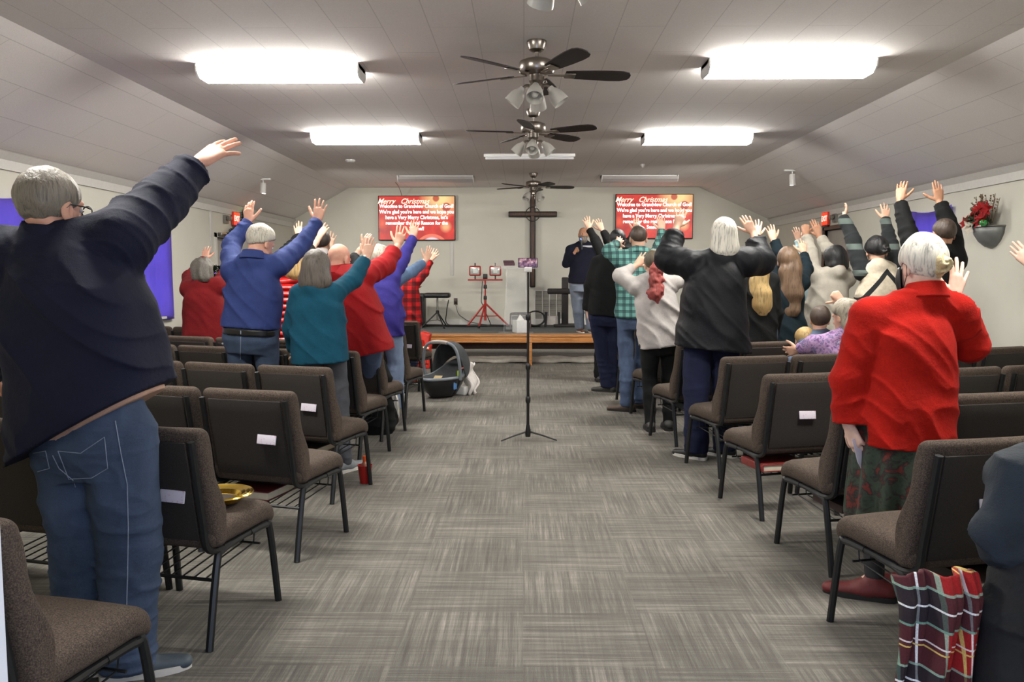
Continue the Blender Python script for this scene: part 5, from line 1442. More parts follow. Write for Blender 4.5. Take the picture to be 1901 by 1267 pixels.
# ------------------------------------------------------------------ cloth patterns worn
def plaid(name, base, bands, scale=1.0):
    t = NT(name); v = t.coord(); s = t.sep(v); col = srgb(*base)
    cur = None
    for ax in (0, 2):
        for (per, off, wid, c, op) in bands:
            m_ = t.math('MODULO', t.math('ADD', t.math('MULTIPLY', s[ax], scale), 10+off), per)
            g_ = t.math('LESS_THAN', m_, wid)
            cur = t.mix(t.math('MULTIPLY', g_, op), cur if cur is not None else col, srgb(*c))
    w_ = t.noise(v, 320, 2); cur = t.mix(.6, cur, t.ramp(w_, [(.3, (.6, .6, .6, 1)), (.7, (1.3, 1.3, 1.3, 1))]), 'MULTIPLY')
    t.base(cur); t.set(Roughness=.9); t.b.inputs['Specular IOR Level'].default_value = .2
    t.bump(t.noise(v, 26, 4, .6), .35, .006); return t.m
def blotch(name, cols, scale=10, bump=.4):
    t = NT(name); f = t.noise(t.coord(), scale, 4, .6, .5)
    n_ = len(cols); t.base(t.ramp(f, [(.3+.4*i/(n_-1), srgb(*c)) for i, c in enumerate(cols)])); t.set(Roughness=.85); t.bump(t.noise(t.coord(), 30, 4), bump, .006); return t.m
m_navy = cloth('navy_nylon_jacket', (19, 22, 42), .82, var=.15, bump=.5)
m_jean = denim('mid_blue_denim', (60, 73, 94)); m_jeand = denim('dark_blue_denim', (29, 33, 56)); m_jeanl = denim('faded_blue_denim', (114, 130, 156)); m_jeanm = denim('worn_blue_denim', (76, 90, 116))
m_stitch = M('pale_denim_stitching', (128, 138, 156), .8, var=.1)
m_bluesh = cloth('blue_cotton_shirt', (46, 60, 112), .8, bump=.5); m_teal = cloth('teal_fleece', (15, 68, 88), .95, bump=.5)
m_redsh = cloth('red_cotton_shirt', (146, 17, 21), .8, bump=.5); m_dred = cloth('dark_red_knit', (106, 18, 22), .95, weave=140, bump=.5)
m_purp = cloth('violet_blue_shirt', (50, 43, 120), .8, bump=.5); m_blk = cloth('black_cloth', (13, 14, 15), .85, bump=.5); m_blk2 = cloth('black_satin_coat', (15, 17, 22), .55, bump=.5)
m_wht = cloth('off_white_sweatshirt', (178, 172, 168), .9, bump=.5); m_ivory = cloth('ivory_hoodie', (170, 164, 152), .9, bump=.5)
m_nvysw = cloth('navy_sweatshirt', (20, 22, 38), .9, bump=.5); m_greyp = cloth('blue_grey_chinos', (128, 138, 154), .85, bump=.4); m_legg = cloth('grey_leggings', (72, 74, 80), .9, bump=.4)
m_dteal = cloth('dark_teal_top', (17, 31, 38), .9, bump=.5); m_lblue = cloth('pale_blue_knit', (150, 178, 184), .9, bump=.5); m_redco = cloth('bright_red_wool_coat', (160, 20, 8), .95, weave=180, bump=.5)
m_denj = denim('washed_denim_jacket', (84, 104, 132))
m_buff = plaid('red_black_buffalo_check', (170, 26, 28), [(.10, 0, .05, (16, 14, 16), .62)])
m_tealpl = plaid('teal_grey_plaid', (106, 156, 148), [(.062, 0, .026, (42, 60, 66), .62), (.062, .040, .006, (28, 40, 44), .6)])
m_vest = NT('shiny_red_quilted_vest'); m_vest.base(srgb(186, 20, 18)); m_vest.set(Roughness=.25); _z = m_vest.sep(m_vest.coord())[2]
m_vest.bump(m_vest.math('ABSOLUTE', m_vest.math('SINE', m_vest.math('MULTIPLY', _z, 55))), .9, .02); m_vest = m_vest.m
t = NT('cream_black_chevron_coat'); s_ = t.sep(t.coord()); q_ = t.math('ADD', t.math('ABSOLUTE', s_[0]), t.math('MULTIPLY', s_[2], .8))
t.base(t.mix(t.math('LESS_THAN', t.math('MODULO', t.math('ADD', q_, 5.02), .21), .045), t.ramp(t.noise(t.coord(), 30, 3), [(.3, srgb(186, 174, 152)), (.7, srgb(212, 200, 180))]), srgb(24, 26, 28))); t.set(Roughness=.95); m_chev = t.m
t = NT('grey_black_banded_sleeve'); s_ = t.sep(t.coord()); t.base(t.ramp(t.math('MODULO', t.math('ADD', s_[2], 5.0), .23), [(0, srgb(26, 30, 32)), (.115, srgb(86, 96, 92)), (.165, srgb(26, 30, 32))], 'CONSTANT')); t.set(Roughness=.95); m_band = t.m
m_skirt = blotch('dark_tapestry_skirt', [(30, 28, 28), (44, 56, 44), (54, 66, 52), (36, 34, 32), (112, 40, 28), (46, 44, 36)], 16)
m_floral = blotch('purple_floral_blouse', [(60, 62, 96), (120, 84, 132), (172, 140, 178), (84, 76, 120), (196, 176, 200)], 22)
m_nfl = cloth('blue_grey_tunic', (84, 96, 116), .8)
HM = dict(grey=hair_mat('short_grey_hair', (128, 120, 108), (92, 84, 74)), silver=hair_mat('silver_hair', (196, 190, 176), (120, 112, 100)), white=hair_mat('white_hair', (222, 218, 206), (196, 190, 176)),
          brown=hair_mat('brown_hair', (72, 58, 48), (54, 42, 34)), bobgrey=hair_mat('grey_brown_hair', (92, 84, 76), (64, 56, 50)), black=hair_mat('black_hair', (20, 19, 21), (14, 14, 16)), dbrown=hair_mat('dark_brown_hair', (46, 34, 28), (34, 26, 22)),
          blonde=hair_mat('blonde_hair', (186, 158, 104), (140, 110, 66)), lbrown=hair_mat('long_brown_hair', (104, 80, 58), (74, 56, 42)), red=hair_mat('dyed_red_hair', (158, 74, 68), (120, 48, 46)), curly=hair_mat('curly_grey_hair', (104, 100, 92), (64, 58, 52), (60, 60, 60)),
          olive=hair_mat('olive_brown_hair', (86, 76, 58), (66, 56, 42)), whitec=hair_mat('white_curly_hair', (224, 214, 204), (200, 186, 172), (40, 40, 40)), yellow=hair_mat('yellow_white_hair', (206, 190, 148), (176, 156, 112), (50, 50, 50)), greyb=hair_mat('grey_blonde_hair', (160, 150, 132), (110, 104, 96), (50, 50, 20)))
HR = lambda k, m_, **kw: dict(kind=k, mat=HM[m_], **kw)
LEG = lambda m_, **kw: dict(mat=m_, **kw)
PPL = {}
def PP(key, *a, **k): PPL[key] = person(*a, **k); return PPL[key]
# ---- left block
PP('navy', 'tall grey haired person in navy jacket and jeans with glasses, one arm reaching, nearest left', 2.70, (95, 386), (172, 790),
   sh=((20, 486), (226, 442, .04)), arms=((( -28, 600, .12), (-18, 690, .3), (-10, 740, .38), {}), ((300, 372, .22), (366, 304, .40), (430, 262, .50), dict(n=(.25, .85, -.45), curl=9, spread=1.7, tout=.5, sleeve=.93, hs=1.17))),
   feet=((150, 1252), (238, 1256)), foot_yaw=68, hair=HR('short', 'grey', nape=-.088, thick=.007, slope=.72, fr=60, amp=.003, front=.07), yaw=14, hyaw=21, hpitch=4, hs=1.03,
   top=dict(name='jacket', mat=m_navy, len=.30, hem=.285, waist=.27, chest=.235, depth=.19, er=.078, sr=.10, wr=.062, amp=.014, hx=.02, belly=.02, collar=(.03, .012), hemplane=((190, 772), (.468, 0, -.883))),
   legs=LEG(m_jean, name='jeans', thigh=.115, knee=.090, ankle=.088, amp=.008, hem=.03), hhalf=.19, shoes=(66, 76, 84), shoe_sole=m_whitesole, build=1.06, skin='pink')
PP('blue', 'silver haired person in blue shirt and belted jeans with both arms raised', 5.8, (484, 452), (468, 612), sh=((430, 503), (514, 493)),
   arms=(((429, 455, .17), (461, 413, .27), (461, 367, .29), dict(curl=10, spread=.5, n=(.25, 1, 0))), ((556, 461, .17), (589, 411, .30), (598, 362, .32), dict(curl=6, spread=1.3, n=(-.1, 1, 0)))),
   hair=HR('short', 'silver', nape=-.06, thick=.016, slope=.75), hyaw=32, hpitch=26, yaw=8, top=dict(mat=m_bluesh, len=-.012, hem=.192, waist=.205, chest=.2, amp=.013, er=.058, wr=.042, sr=.072, collar=(.03, .01), cuff=m_bluesh),
   legs=LEG(m_jean, name='jeans'), hhalf=.188, skin='pink')
PP('redknit', 'person with curly grey hair in dark red sweater by the left wall', 8.1, (378, 502), (382, 602), sh=((350, 538), (404, 532)), arms=(((352, 515, .3), (380, 482, .5), (384, 452, .55), dict(curl=14)), ((418, 512, .25), (428, 485, .42), (430, 455, .5), dict(sleeve=.97))),
   hair=HR('bob', 'curly', L=.13, fr=24, amp=.016, w=.105), hyaw=20, hpitch=8, sex='f', top=dict(name='sweater', mat=m_dred, len=.25, hem=.215, waist=.21, chest=.19, depth=.16, er=.066, wr=.05, sr=.075), legs=LEG(m_blk), skin='pink')
PP('teal', 'person with grey brown bob in teal fleece reaching forward with one arm', 5.5, (588, 500), (592, 618), sh=((556, 547), (618, 546)), arms=(((541, 610, .05), (548, 660, .2), (560, 672, .3), dict(sleeve=.9)), ((655, 520, .16), (681, 478, .30), (690, 440, .33), dict(curl=10, n=(.1, 1, 0), sleeve=.94))),
   hair=HR('bob', 'bobgrey', L=.155, w=.112, amp=.003, nape=-.09), hpitch=8, hyaw=5, sex='f', feet=((612, 872), (640, 876)), top=dict(name='fleece', mat=m_teal, len=.20, hem=.185, waist=.18, chest=.175, depth=.135, collar=(.05, -.004), amp=.008), legs=LEG(m_legg, name='leggings', thigh=.085, knee=.06, ankle=.05), shoes=(120, 124, 128), shoe_sole=m_whitesole, foot_yaw=30)
PP('bald', 'bald person in bright red shirt and jeans with one arm stretched forward', 6.33, (630, 482), (664, 612), sh=((604, 522), (680, 512)), arms=(None, ((716, 492, .2), (739, 456, .38), (750, 408, .40), dict(sleeve=.84, curl=5, spread=.9, n=(-.1, 1, 0)))),
   hair=dict(kind='none'), hyaw=28, hpitch=18, yaw=10, feet=((668, 800), (690, 800)), top=dict(mat=m_redsh, len=.20, hem=.235, waist=.215, chest=.20, amp=.014, depth=.17, collar=(.03, .01), er=.07, sr=.08, wr=.062), legs=LEG(m_jeanm, name='jeans'), skin='pink', shoes=(90, 100, 108), shoe_sole=m_whitesole)
PP('violet', 'person in violet blue long sleeved shirt and light jeans behind the bald person', 7.3, (706, 482), (710, 604), sh=((684, 524), (728, 516)), arms=(None, ((748, 480, .16), (767, 441, .28), (771, 404, .31), dict(curl=8, spread=.5, n=(0, 1, 0)))),
   hair=HR('short', 'silver', nape=-.06), hyaw=35, hpitch=14, yaw=10, top=dict(mat=m_purp, len=.10, hem=.20, waist=.19, chest=.185, amp=.013, er=.055), legs=LEG(m_jeanl, name='jeans'), skin='pink', feet=((700, 792), (736, 790)), shoes=(150, 146, 138), shoe_sole=m_whitesole, tiptoe=1)
PP('denim', 'person in washed denim jacket mostly hidden, hand raised right of violet sleeve', 8.6, (718, 488), (708, 590), sh=((694, 522), (738, 518)), arms=(None, ((766, 504, .15), (790, 484, .26), (806, 450, .30), dict(curl=14, n=(-.5, .8, 0), sleeve=.92))),
   hair=HR('short', 'brown'), top=dict(name='denim_jacket', mat=m_denj, len=.08, amp=.01), legs=LEG(m_blk), hyaw=20, hpitch=10)
PP('buffalo', 'person in red and black checked shirt reaching towards stage, front of left block', 10.15, (742, 492), (752, 592), sh=((730, 528), (772, 522)), arms=(None, ((786, 506, .14), (799, 483, .25), (816, 460, .30), dict(curl=10, spread=1.4, n=(-.2, 1, 0), sleeve=.96, tout=1.1))),
   hair=HR('short', 'dbrown'), top=dict(mat=m_buff, len=.12, amp=.01, er=.06, hem=.2, waist=.2), legs=LEG(m_jeand, name='jeans'), hyaw=25, feet=((750, 711), (764, 712)), foot_yaw=50, shoes=(128, 58, 46), build=1.08)
PP('vest', 'blonde person in shiny red quilted vest with black sleeves behind the blue shirt', 7.2, (549, 488), (527, 608), sh=((512, 522), (558, 520)), arms=(((530, 470, .2), (556, 440, .4), (551, 412, .44), dict(curl=10)), ((574, 470, .2), (594, 438, .34), (608, 410, .4), dict(curl=20, sleeve=.0))),
   hair=HR('bob', 'blonde', L=.16), sex='f', hyaw=10, top=dict(name='vest', mat=m_vest, len=.14, hem=.205, waist=.195, chest=.18, depth=.15, sleeve=.0, amp=.008), legs=LEG(m_blk))
PP('cuffs', 'dark haired person in black with white collar and cuff, hand raised', 8.1, (597, 452), (597, 590), sh=((574, 488), (616, 486)), arms=(None, ((618, 480, .2), (612, 460, .3), (617, 424, .33), dict(curl=6, spread=1.3, tout=1.2, sleeve=.9))),
   hair=HR('short', 'dbrown'), top=dict(name='jacket', mat=m_blk, cuff=m_wht, collar=(.05, 0), cmat=m_wht), legs=LEG(m_blk))
PP('reach', 'person hidden behind bald head, bare forearm with white cuff reaching right', 8.8, (634, 484), (640, 590), sh=((622, 512), (664, 508)), arms=(None, ((656, 482, .18), (674, 456, .3), (694, 424, .33), dict(curl=16, sleeve=.66, spread=.3))),
   hair=HR('short', 'brown'), top=dict(name='jacket', mat=m_blk, cuff=m_wht), legs=LEG(m_blk))
# ---- right block
PP('preacher', 'bearded person on stage in navy sweatshirt and grey trousers, speaking into microphone', 13.1, (1083, 436), (1080, 522), sh=((1106, 462), (1059, 464)), stand=ST_H, yaw=180, hyaw=186, hpitch=-4,
   arms=(((1112, 492, .05), (1104, 515, -.1), (1098, 530, -.15), {}), ((1051, 490, -.05), (1066, 470, -.2), (1076, 455, -.22), dict(fist=True, n=(.8, .3, 0)))),
   feet=((1098, 618), (1076, 617)), hair=dict(kind='none'), top=dict(name='sweatshirt', mat=m_nvysw, len=.04, hem=.205, waist=.2, chest=.2, depth=.16), legs=LEG(m_greyp, thigh=.1, knee=.085, ankle=.08), shoes=(96, 62, 40), shoe_sole=m_whitesole, skin='tan', build=1.05, foot_yaw=165)
PP('blackjk', 'person in black jacket and dark jeans by the aisle, left arm hanging down', 9.25, (1146, 448), (1124, 578), sh=((1108, 488), (1154, 486)), arms=(((1096, 530, .0), (1090, 576, .06), (1094, 606, .08), dict(n=(1, 0, 0), curl=20)), ((1168, 460, .15), (1181, 430, .26), (1184, 396, .3), dict(sleeve=.95, curl=8, spread=.4))),
   feet=((1128, 728), (1136, 727)), foot_yaw=-62, hair=HR('short', 'black', thick=.014, amp=.001), top=dict(name='jacket', mat=m_blk, len=.05, hem=.185, waist=.2, chest=.19, depth=.15, er=.068, wr=.055), legs=LEG(m_jeand, name='jeans', thigh=.1, knee=.078, ankle=.072), hhalf=.17, yaw=-5, shoes=(58, 56, 50))
PP('darkarms', 'person hidden beyond the black jacket, two dark sleeved arms raised near the preacher', 10.3, (1140, 462), (1130, 565), sh=((1120, 482), (1152, 480)), arms=(((1106, 448, .12), (1093, 424, .2), (1085, 394, .24), dict(spread=1.6, sleeve=.96)), ((1130, 448, .12), (1118, 428, .2), (1107, 402, .22), dict(sleeve=.96))),
   hair=HR('short', 'dbrown'), top=dict(name='sweater', mat=m_blk), legs=LEG(m_blk))
PP('plaid', 'person with cropped hair in teal plaid shirt and blue jeans in the right block', 8.0, (1185, 443), (1180, 580), sh=((1150, 480), (1220, 478)), arms=(((1130, 466, .14), (1146, 452, .36), (1156, 438, .5), dict(sleeve=.97)), ((1226, 458, .15), (1229, 428, .28), (1226, 396, .32), dict(curl=12, spread=.6, sleeve=.98))),
   feet=((1164, 764), (1186, 758)), foot_yaw=-72, hair=HR('short', 'brown', nape=-.05, thick=.005, amp=.001), top=dict(mat=m_tealpl, len=.06, hem=.185, waist=.19, chest=.195, amp=.01, er=.062, sr=.075, collar=(.02, .0)), legs=LEG(m_jeanm, name='jeans', ankle=.068), shoes=(72, 56, 44), hhalf=.17)
PP('redhair', 'person with long dyed red ponytail in off white sweatshirt and black leggings', 7.15, (1214, 492), (1226, 622), sh=((1180, 533), (1250, 524)), arms=(((1152, 512, .06), (1181, 493, .12), (1204, 468, .14), dict(curl=6, spread=1.0, n=(.2, .9, .2), sleeve=.9)), ((1270, 515, .12), (1258, 492, .26), (1250, 470, .35), {})),
   feet=((1207, 800), (1240, 798)), hair=HR('pony', 'olive', L=.35, w=.068, pmat=HM['red'], tie=m_lblue, thick=.008), sex='f', hpitch=4, top=dict(name='sweatshirt', mat=m_wht, len=.10, hem=.18, waist=.185, chest=.175, amp=.016, er=.062, depth=.15), legs=LEG(m_blk, name='leggings', thigh=.09, knee=.062, ankle=.042), hhalf=.155, shoes=(34, 32, 30))
PP('whitehair', 'person with straight white hair in black coat with both arms raised', 6.1, (1343, 437), (1322, 600), sh=((1284, 492), (1386, 486)), arms=(((1240, 480, .10), (1256, 422, .22), (1272, 372, .24), dict(curl=6, spread=1.1, tout=1.1, sleeve=.90)), ((1414, 486, .10), (1398, 432, .22), (1372, 384, .24), dict(curl=10, n=(.2, 1, .1), spread=.7, sleeve=.86))),
   feet=((1292, 852), (1346, 848)), foot_yaw=-45, hair=HR('bob', 'white', L=.165, w=.108, amp=.003, nape=-.09, thick=.013), sex='f', build=1.1, top=dict(name='coat', mat=m_blk2, len=.19, hem=.27, waist=.235, chest=.21, depth=.18, amp=.015, er=.085, sr=.09, wr=.068, hx=.02, collar=(.03, .0)), legs=LEG(m_jeand, name='jeans', thigh=.1, knee=.085, ankle=.082), hhalf=.185, shoes=(26, 26, 28), shoe_sole=m_whitesole)
PP('brownlong', 'person with long wavy brown hair in dark teal top', 7.3, (1462, 486), (1452, 604), sh=((1432, 526), (1486, 526)), arms=(((1455, 484, .2), (1436, 446, .3), (1427, 410, .34), dict(curl=8, spread=1.2, sleeve=.97)), ((1496, 500, .2), (1492, 470, .32), (1490, 450, .36), dict(sleeve=.97))),
   hair=HR('long', 'lbrown', L=.50, w=.10, ox=.02, wave=.02), sex='f', hyaw=12, top=dict(name='tunic', mat=m_dteal, len=.22, hem=.22, waist=.185, chest=.165, amp=.014), legs=LEG(m_blk))
PP('blondgirl', 'person with long blonde hair partly hidden by the black coat', 6.85, (1408, 486), (1402, 612), sh=((1384, 522), (1430, 522)), arms=(((1396, 470, .15), (1404, 440, .24), (1407, 408, .26), dict(curl=8, spread=1.1)), None),
   hair=HR('long', 'blonde', L=.46, w=.08, wave=.02), sex='f', top=dict(name='sweater', mat=m_blk, len=.1), legs=LEG(m_jeanm, name='jeans'))
PP('paleblue', 'person in pale blue knit with hand raised, behind the ivory hoodie', 8.8, (1498, 494), (1500, 592), sh=((1484, 516), (1524, 516)), arms=(((1489, 478, .15), (1482, 446, .22), (1476, 414, .24), dict(spread=1.2)), None), hair=HR('short', 'dbrown'), sex='f', top=dict(name='sweater', mat=m_lblue, wr=.04), legs=LEG(m_blk))
PP('hoodie', 'black haired person with bowed head in ivory hoodie, arms up', 7.7, (1550, 484), (1530, 602), sh=((1512, 512), (1574, 520)), arms=(((1504, 468, .2), (1496, 436, .32), (1494, 408, .35), dict(fist=True, sleeve=.95)), ((1536, 462, .25), (1520, 438, .38), (1508, 396, .4), dict(curl=4, spread=.2, sleeve=.9))),
   hair=HR('bob', 'black', L=.12, fr=24, amp=.010, thick=.02), hpitch=30, hyaw=-12, skin='tan', top=dict(name='hoodie', mat=m_ivory, len=.14, hem=.19, waist=.195, chest=.18, amp=.013, wr=.042), legs=LEG(m_jeand, name='jeans'))
PP('chevron', 'black haired person in cream coat with black chevrons and banded sleeves', 7.2, (1627, 468), (1632, 602), sh=((1602, 508), (1664, 504)), arms=(((1584, 446, .16), (1566, 406, .28), (1580, 366, .32), dict(n=(-.9, .4, 0), curl=16, spread=.3)), ((1654, 456, .16), (1643, 408, .28), (1646, 366, .32), dict(curl=12, spread=1.2))),
   hair=HR('bun', 'black', bun=(.05, -.11, -.01), thick=.018), sex='f', hyaw=10, hpitch=14, top=dict(name='coat', mat=m_chev, len=.25, hem=.2, waist=.2, chest=.18, depth=.15, sleeve=0), legs=LEG(m_blk), build=1.05)
PP('tallarms', 'person with cropped brown hair and dark shirt reaching highest, behind red coat', 6.5, (1751, 436), (1738, 592), sh=((1704, 482), (1772, 482)), arms=(((1684, 428, .12), (1671, 372, .24), (1677, 318, .27), dict(curl=10, spread=.3, n=(.6, .8, 0), sleeve=.96)), ((1766, 430, .12), (1744, 374, .24), (1738, 324, .26), dict(curl=4, spread=.5, tout=1.3, thumb=1, sleeve=.96))),
   hair=HR('short', 'brown', nape=-.05, thick=.005, amp=.001), skin='tan', top=dict(mat=m_blk, er=.062, sr=.08, wr=.05, amp=.012, len=.12), legs=LEG(m_blk), build=1.0)
PP('seated', 'seated person with long grey blonde hair in purple floral blouse leaning over children', 5.98, (1570, 588), (1562, 716), sh=((1540, 640), (1592, 632)), arms=(((1508, 640, .04), (1482, 650, .1), (1470, 652, .14), dict(skip=False, curl=20)), ((1598, 592, .16), (1563, 560, .3), (1538, 534, .34), dict(fist=True, sleeve=.9))),
   hair=HR('long', 'greyb', L=.30, w=.10, wave=.018, fr=24, amp=.008), sex='f', seated=True, hpitch=14, hyaw=-25, top=dict(name='blouse', mat=m_floral, len=.1, hem=.2, waist=.2, chest=.18, sr=.075, er=.062), legs=LEG(m_blk))
PP('child', 'small child with brown hair leaning on seated purple blouse person', 6.42, (1522, 594), (1524, 700), hs=.86, build=.66, seated=True, arms=(None, None), hair=HR('short', 'brown', nape=-.08), hyaw=20, sex='f', top=dict(name='shirt', mat=m_nfl, len=.06, wr=.03, hem=.11, waist=.11, chest=.1, depth=.12), legs=LEG(m_blk, thigh=.09, knee=.07, ankle=.05), hhalf=.11)
PP('smallchild', 'small child with blonde hair lying low beside the brown haired child', 6.45, (1492, 632), (1488, 712), hs=.8, build=.6, seated=True, hair=HR('short', 'blonde', nape=-.08), sex='f', top=dict(name='shirt', mat=m_nfl, len=.05, hem=.1, waist=.1, chest=.09, depth=.11, wr=.028), legs=LEG(m_blk, thigh=.09, knee=.07, ankle=.05), hhalf=.10)
PP('redcoat', 'person with white hair bun, bright red coat, black mask and long patterned skirt', 3.45, (1712, 494), (1676, 735), sh=((1618, 592), (1766, 574)), arms=(((1578, 705, .0), (1576, 792, -.02), (1596, 838, -.04), dict(n=(.9, .4, 0), curl=18, sleeve=.97)), ((1800, 640, .04), (1770, 554, .04), (1786, 488, .07), dict(curl=5, spread=1.7, tout=1.2, hs=1.12, n=(-.3, .9, .1), sleeve=.86))),
   feet=((1622, 1112), (1700, 1096)), foot_yaw=-66, hair=HR('bun', 'white', bun=(.012, -.106, -.0), bunmat=HM['yellow'], thick=.014, fr=24, amp=.009, nape=-.085, slope=.66, front=.08), hyaw=-11, hpitch=6, sex='f', hs=1.0, yaw=-8,
   top=dict(name='coat', mat=m_redco, len=.20, hem=.205, waist=.18, chest=.17, depth=.165, ak=.02, er=.07, sr=.085, wr=.062, amp=.009, collar=(.035, .01), hx=.0), legs=LEG(m_skirt, kind='skirt', hem=.31, w=.21), hhalf=.17, shoes=(104, 34, 34), skin='pale')
PP('edgehand', 'person at right edge of photo, only a raised pale hand in view', 4.3, (2065, 400), (2050, 660), sh=((1992, 500), (2130, 500)), arms=(((1962, 560, .1), (1916, 492, .25), (1872, 448, .3), dict(curl=5, spread=.4, n=(.3, .9, .1), tout=1.1, sleeve=.8)), None),
   hair=HR('long', 'dbrown', L=.3), sex='f', top=dict(name='sweater', mat=m_dteal, len=.12), legs=LEG(m_blk), skin='pale')
# ================================================================== details on the people
I = PPL['navy']
hd = I['hd']; loc = lambda a, b, c: Vector(local(I, hd(a, b, c)))
gl = MB()
for s in (-1, 1):
    c_ = (s*.034, .108, .0); pts = [loc(c_[0]+.026*math.cos(a), c_[1]-.3*abs(.026*math.cos(a)+s*.02)*.5, .018*math.sin(a)) for a in [2*PI*i/20 for i in range(20)]]
    gl.tube(pts, .0022, 6, True); gl.tube([loc(s*.060, .100, .006), loc(s*.080, .06, .008), loc(s*.084, .0, .008), loc(s*.084, -.015, -.005)], .0024, 6)
gl.tube([loc(-.008, .114, .003), loc(.008, .114, .003)], .002, 6)
gl.build('glasses', m_black, I['body'])
jn = I['legs']
seam(I, jn, [(214, 782), (224, 840), (236, 900), (238, 980), (237, 1060), (235, 1130)], .0016, 'side_seam', m_stitch)
seam(I, jn, [(108, 838), (150, 842), (194, 812), (200, 870), (170, 888), (128, 890), (108, 838)], .0013, 'back_pocket', m_stitch)
seam(I, jn, [(62, 842), (85, 838), (92, 870), (70, 876)], .0013, 'back_pocket', m_stitch)
seam(I, jn, [(98, 846), (110, 870), (136, 892), (140, 905)], .0014, 'seat_seam', m_stitch)
# tan undershirt hem showing under the jacket
u = Field(I['hp']-.4, I['hp']+.4, .008); A_ = I['AX']
u.loft(I['hp'], A_, I['Rt'], I['Fw'], [(-.16, .02, .02, .215, .165), (.1, .02, .02, .215, .165), (.2, 0, .02, .2, .16)], 2.5)
u.plane(V(AT(190, 783, 2.75)), (.468, 0, -.883))
o = mesh_obj('undershirt', [u.mesh()], cloth('tan_undershirt', (176, 142, 122), .85)); o.data.transform(Matrix.Translation((-float(I['hp'][0]), -float(I['hp'][1]), 0))); o.parent = I['root']
# belt on the blue shirt person
I = PPL['blue']; A_ = I['AX']
u = Field(I['hp']-.3, I['hp']+.3, .007)
u.loft(I['hp'], A_, I['Rt'], I['Fw'], [(-.036, 0, -.006, .197, .148), (.010, 0, -.006, .196, .148)], 2.4)
o = mesh_obj('belt', [u.mesh()], M('black_leather_belt', (22, 20, 20), .4, var=.1)); o.data.transform(Matrix.Translation((-float(I['hp'][0]), -float(I['hp'][1]), 0))); o.parent = I['root']
for x0 in (447, 494): seam(I, o, [(x0, 603), (x0, 621)], .004, 'belt_loop', m_stitch)
seam(I, I['legs'], [(447, 625), (446, 668)], .0025, 'seam', m_stitch)
# face mask of the red coat person
I = PPL['redcoat']; hd = I['hd']; loc = lambda a, b, c: Vector(local(I, hd(a, b, c)))
def mk_(u, v):
    an = R(-80)+R(160)*u; zz = .0-.105*v
    rr_ = .083+.018*math.sin(v*PI)*math.cos(an)
    return loc(rr_*.86*math.sin(an), .025+rr_*1.02*math.cos(an), zz)
MB().grid(mk_, 18, 10).build('face_mask', m_black, I['body'], solid=.002)
ms_ = MB()
for s in (-1, 1): ms_.tube([loc(s*.068, .045, -.005), loc(s*.082, .01, .012), loc(s*.086, -.02, .0), loc(s*.082, -.015, -.04), loc(s*.068, .035, -.095)], .0016, 5)
ms_.build('mask_loop', m_black, I['body'])
sk_ = []
for hj, kn, an in I['LG']:
    F_ = Field(np.minimum(kn, an)-.1, np.maximum(kn, an)+.1, .008); F_.cap(kn, an, .052, .038); F_.plane((0, 0, .06), (0, 0, -1)); sk_.append(F_.mesh())
o = mesh_obj('stockings', sk_, M('charcoal_stockings', (34, 33, 36), .8, var=.1)); o.data.transform(Matrix.Translation((-float(I['hp'][0]), -float(I['hp'][1]), 0))); o.parent = I['root']
# folded paper in her lowered hand
w_ = V(AT(1592, 838, 3.40))
pp = MB(); pp.add([(-.025, 0, .05), (.02, .01, .055), (.038, .015, -.02), (.034, .01, -.10), (.0, -.004, -.045)], [(0, 1, 2, 4), (4, 2, 3)])
po = pp.build('folded_paper', M('white_paper', (222, 216, 226), .6, var=.04), smooth=False, solid=.002); po.location = tuple(w_); tag(po, 'white folded paper held in lowered hand of the red coat person', 'paper')
# preacher: beard, sweatshirt print, microphone
I = PPL['preacher']; hd = I['hd']
b_ = Field(I['hc']-.2, I['hc']+.2, .007)
b_.ell(hd(0, .045, -.085), V(.066, .062, .058), I['Rh']); b_.ell(hd(0, .05, -.045), V(.069, .055, .03), I['Rh'], .01)
b_.ell(hd(0, .105, -.058), V(.02, .02, .006), I['Rh'], .004, 's')
o = mesh_obj('beard', [b_.mesh()], HM['grey']); o.data.transform(Matrix.Translation((-float(I['hp'][0]), -float(I['hp'][1]), -ST_H))); o.parent = I['body']
pr = surf(I, I['top'], 1092, 458, .004)
if pr is not None: MB().rbox(tuple(pr), (.085, .004, .014), .002, 2, 1).build('chest_print', M('white_chest_print', (200, 200, 204), .7, var=.1, nscale=120), I['top'])
q = V(AT(1079, 451, 12.86)); mo = thing('microphone', 'black handheld microphone with pale blue band held by the preacher', 'microphone', tuple(q))
mt_ = MB(); mt_.lathe([(.0, -.11), (.012, -.11), (.014, .02), (.018, .03)], (0, 0, 0), (-.1, .25, .8), 14); mt_.build('handle', m_black, mo)
MB().lathe([(.018, .03), (.026, .05), (.026, .075), (.014, .09), (.0, .094)], (0, 0, 0), (-.1, .25, .8), 16).build('grille', M('blue_steel_grille', (96, 110, 150), .3, metal=.6), mo)
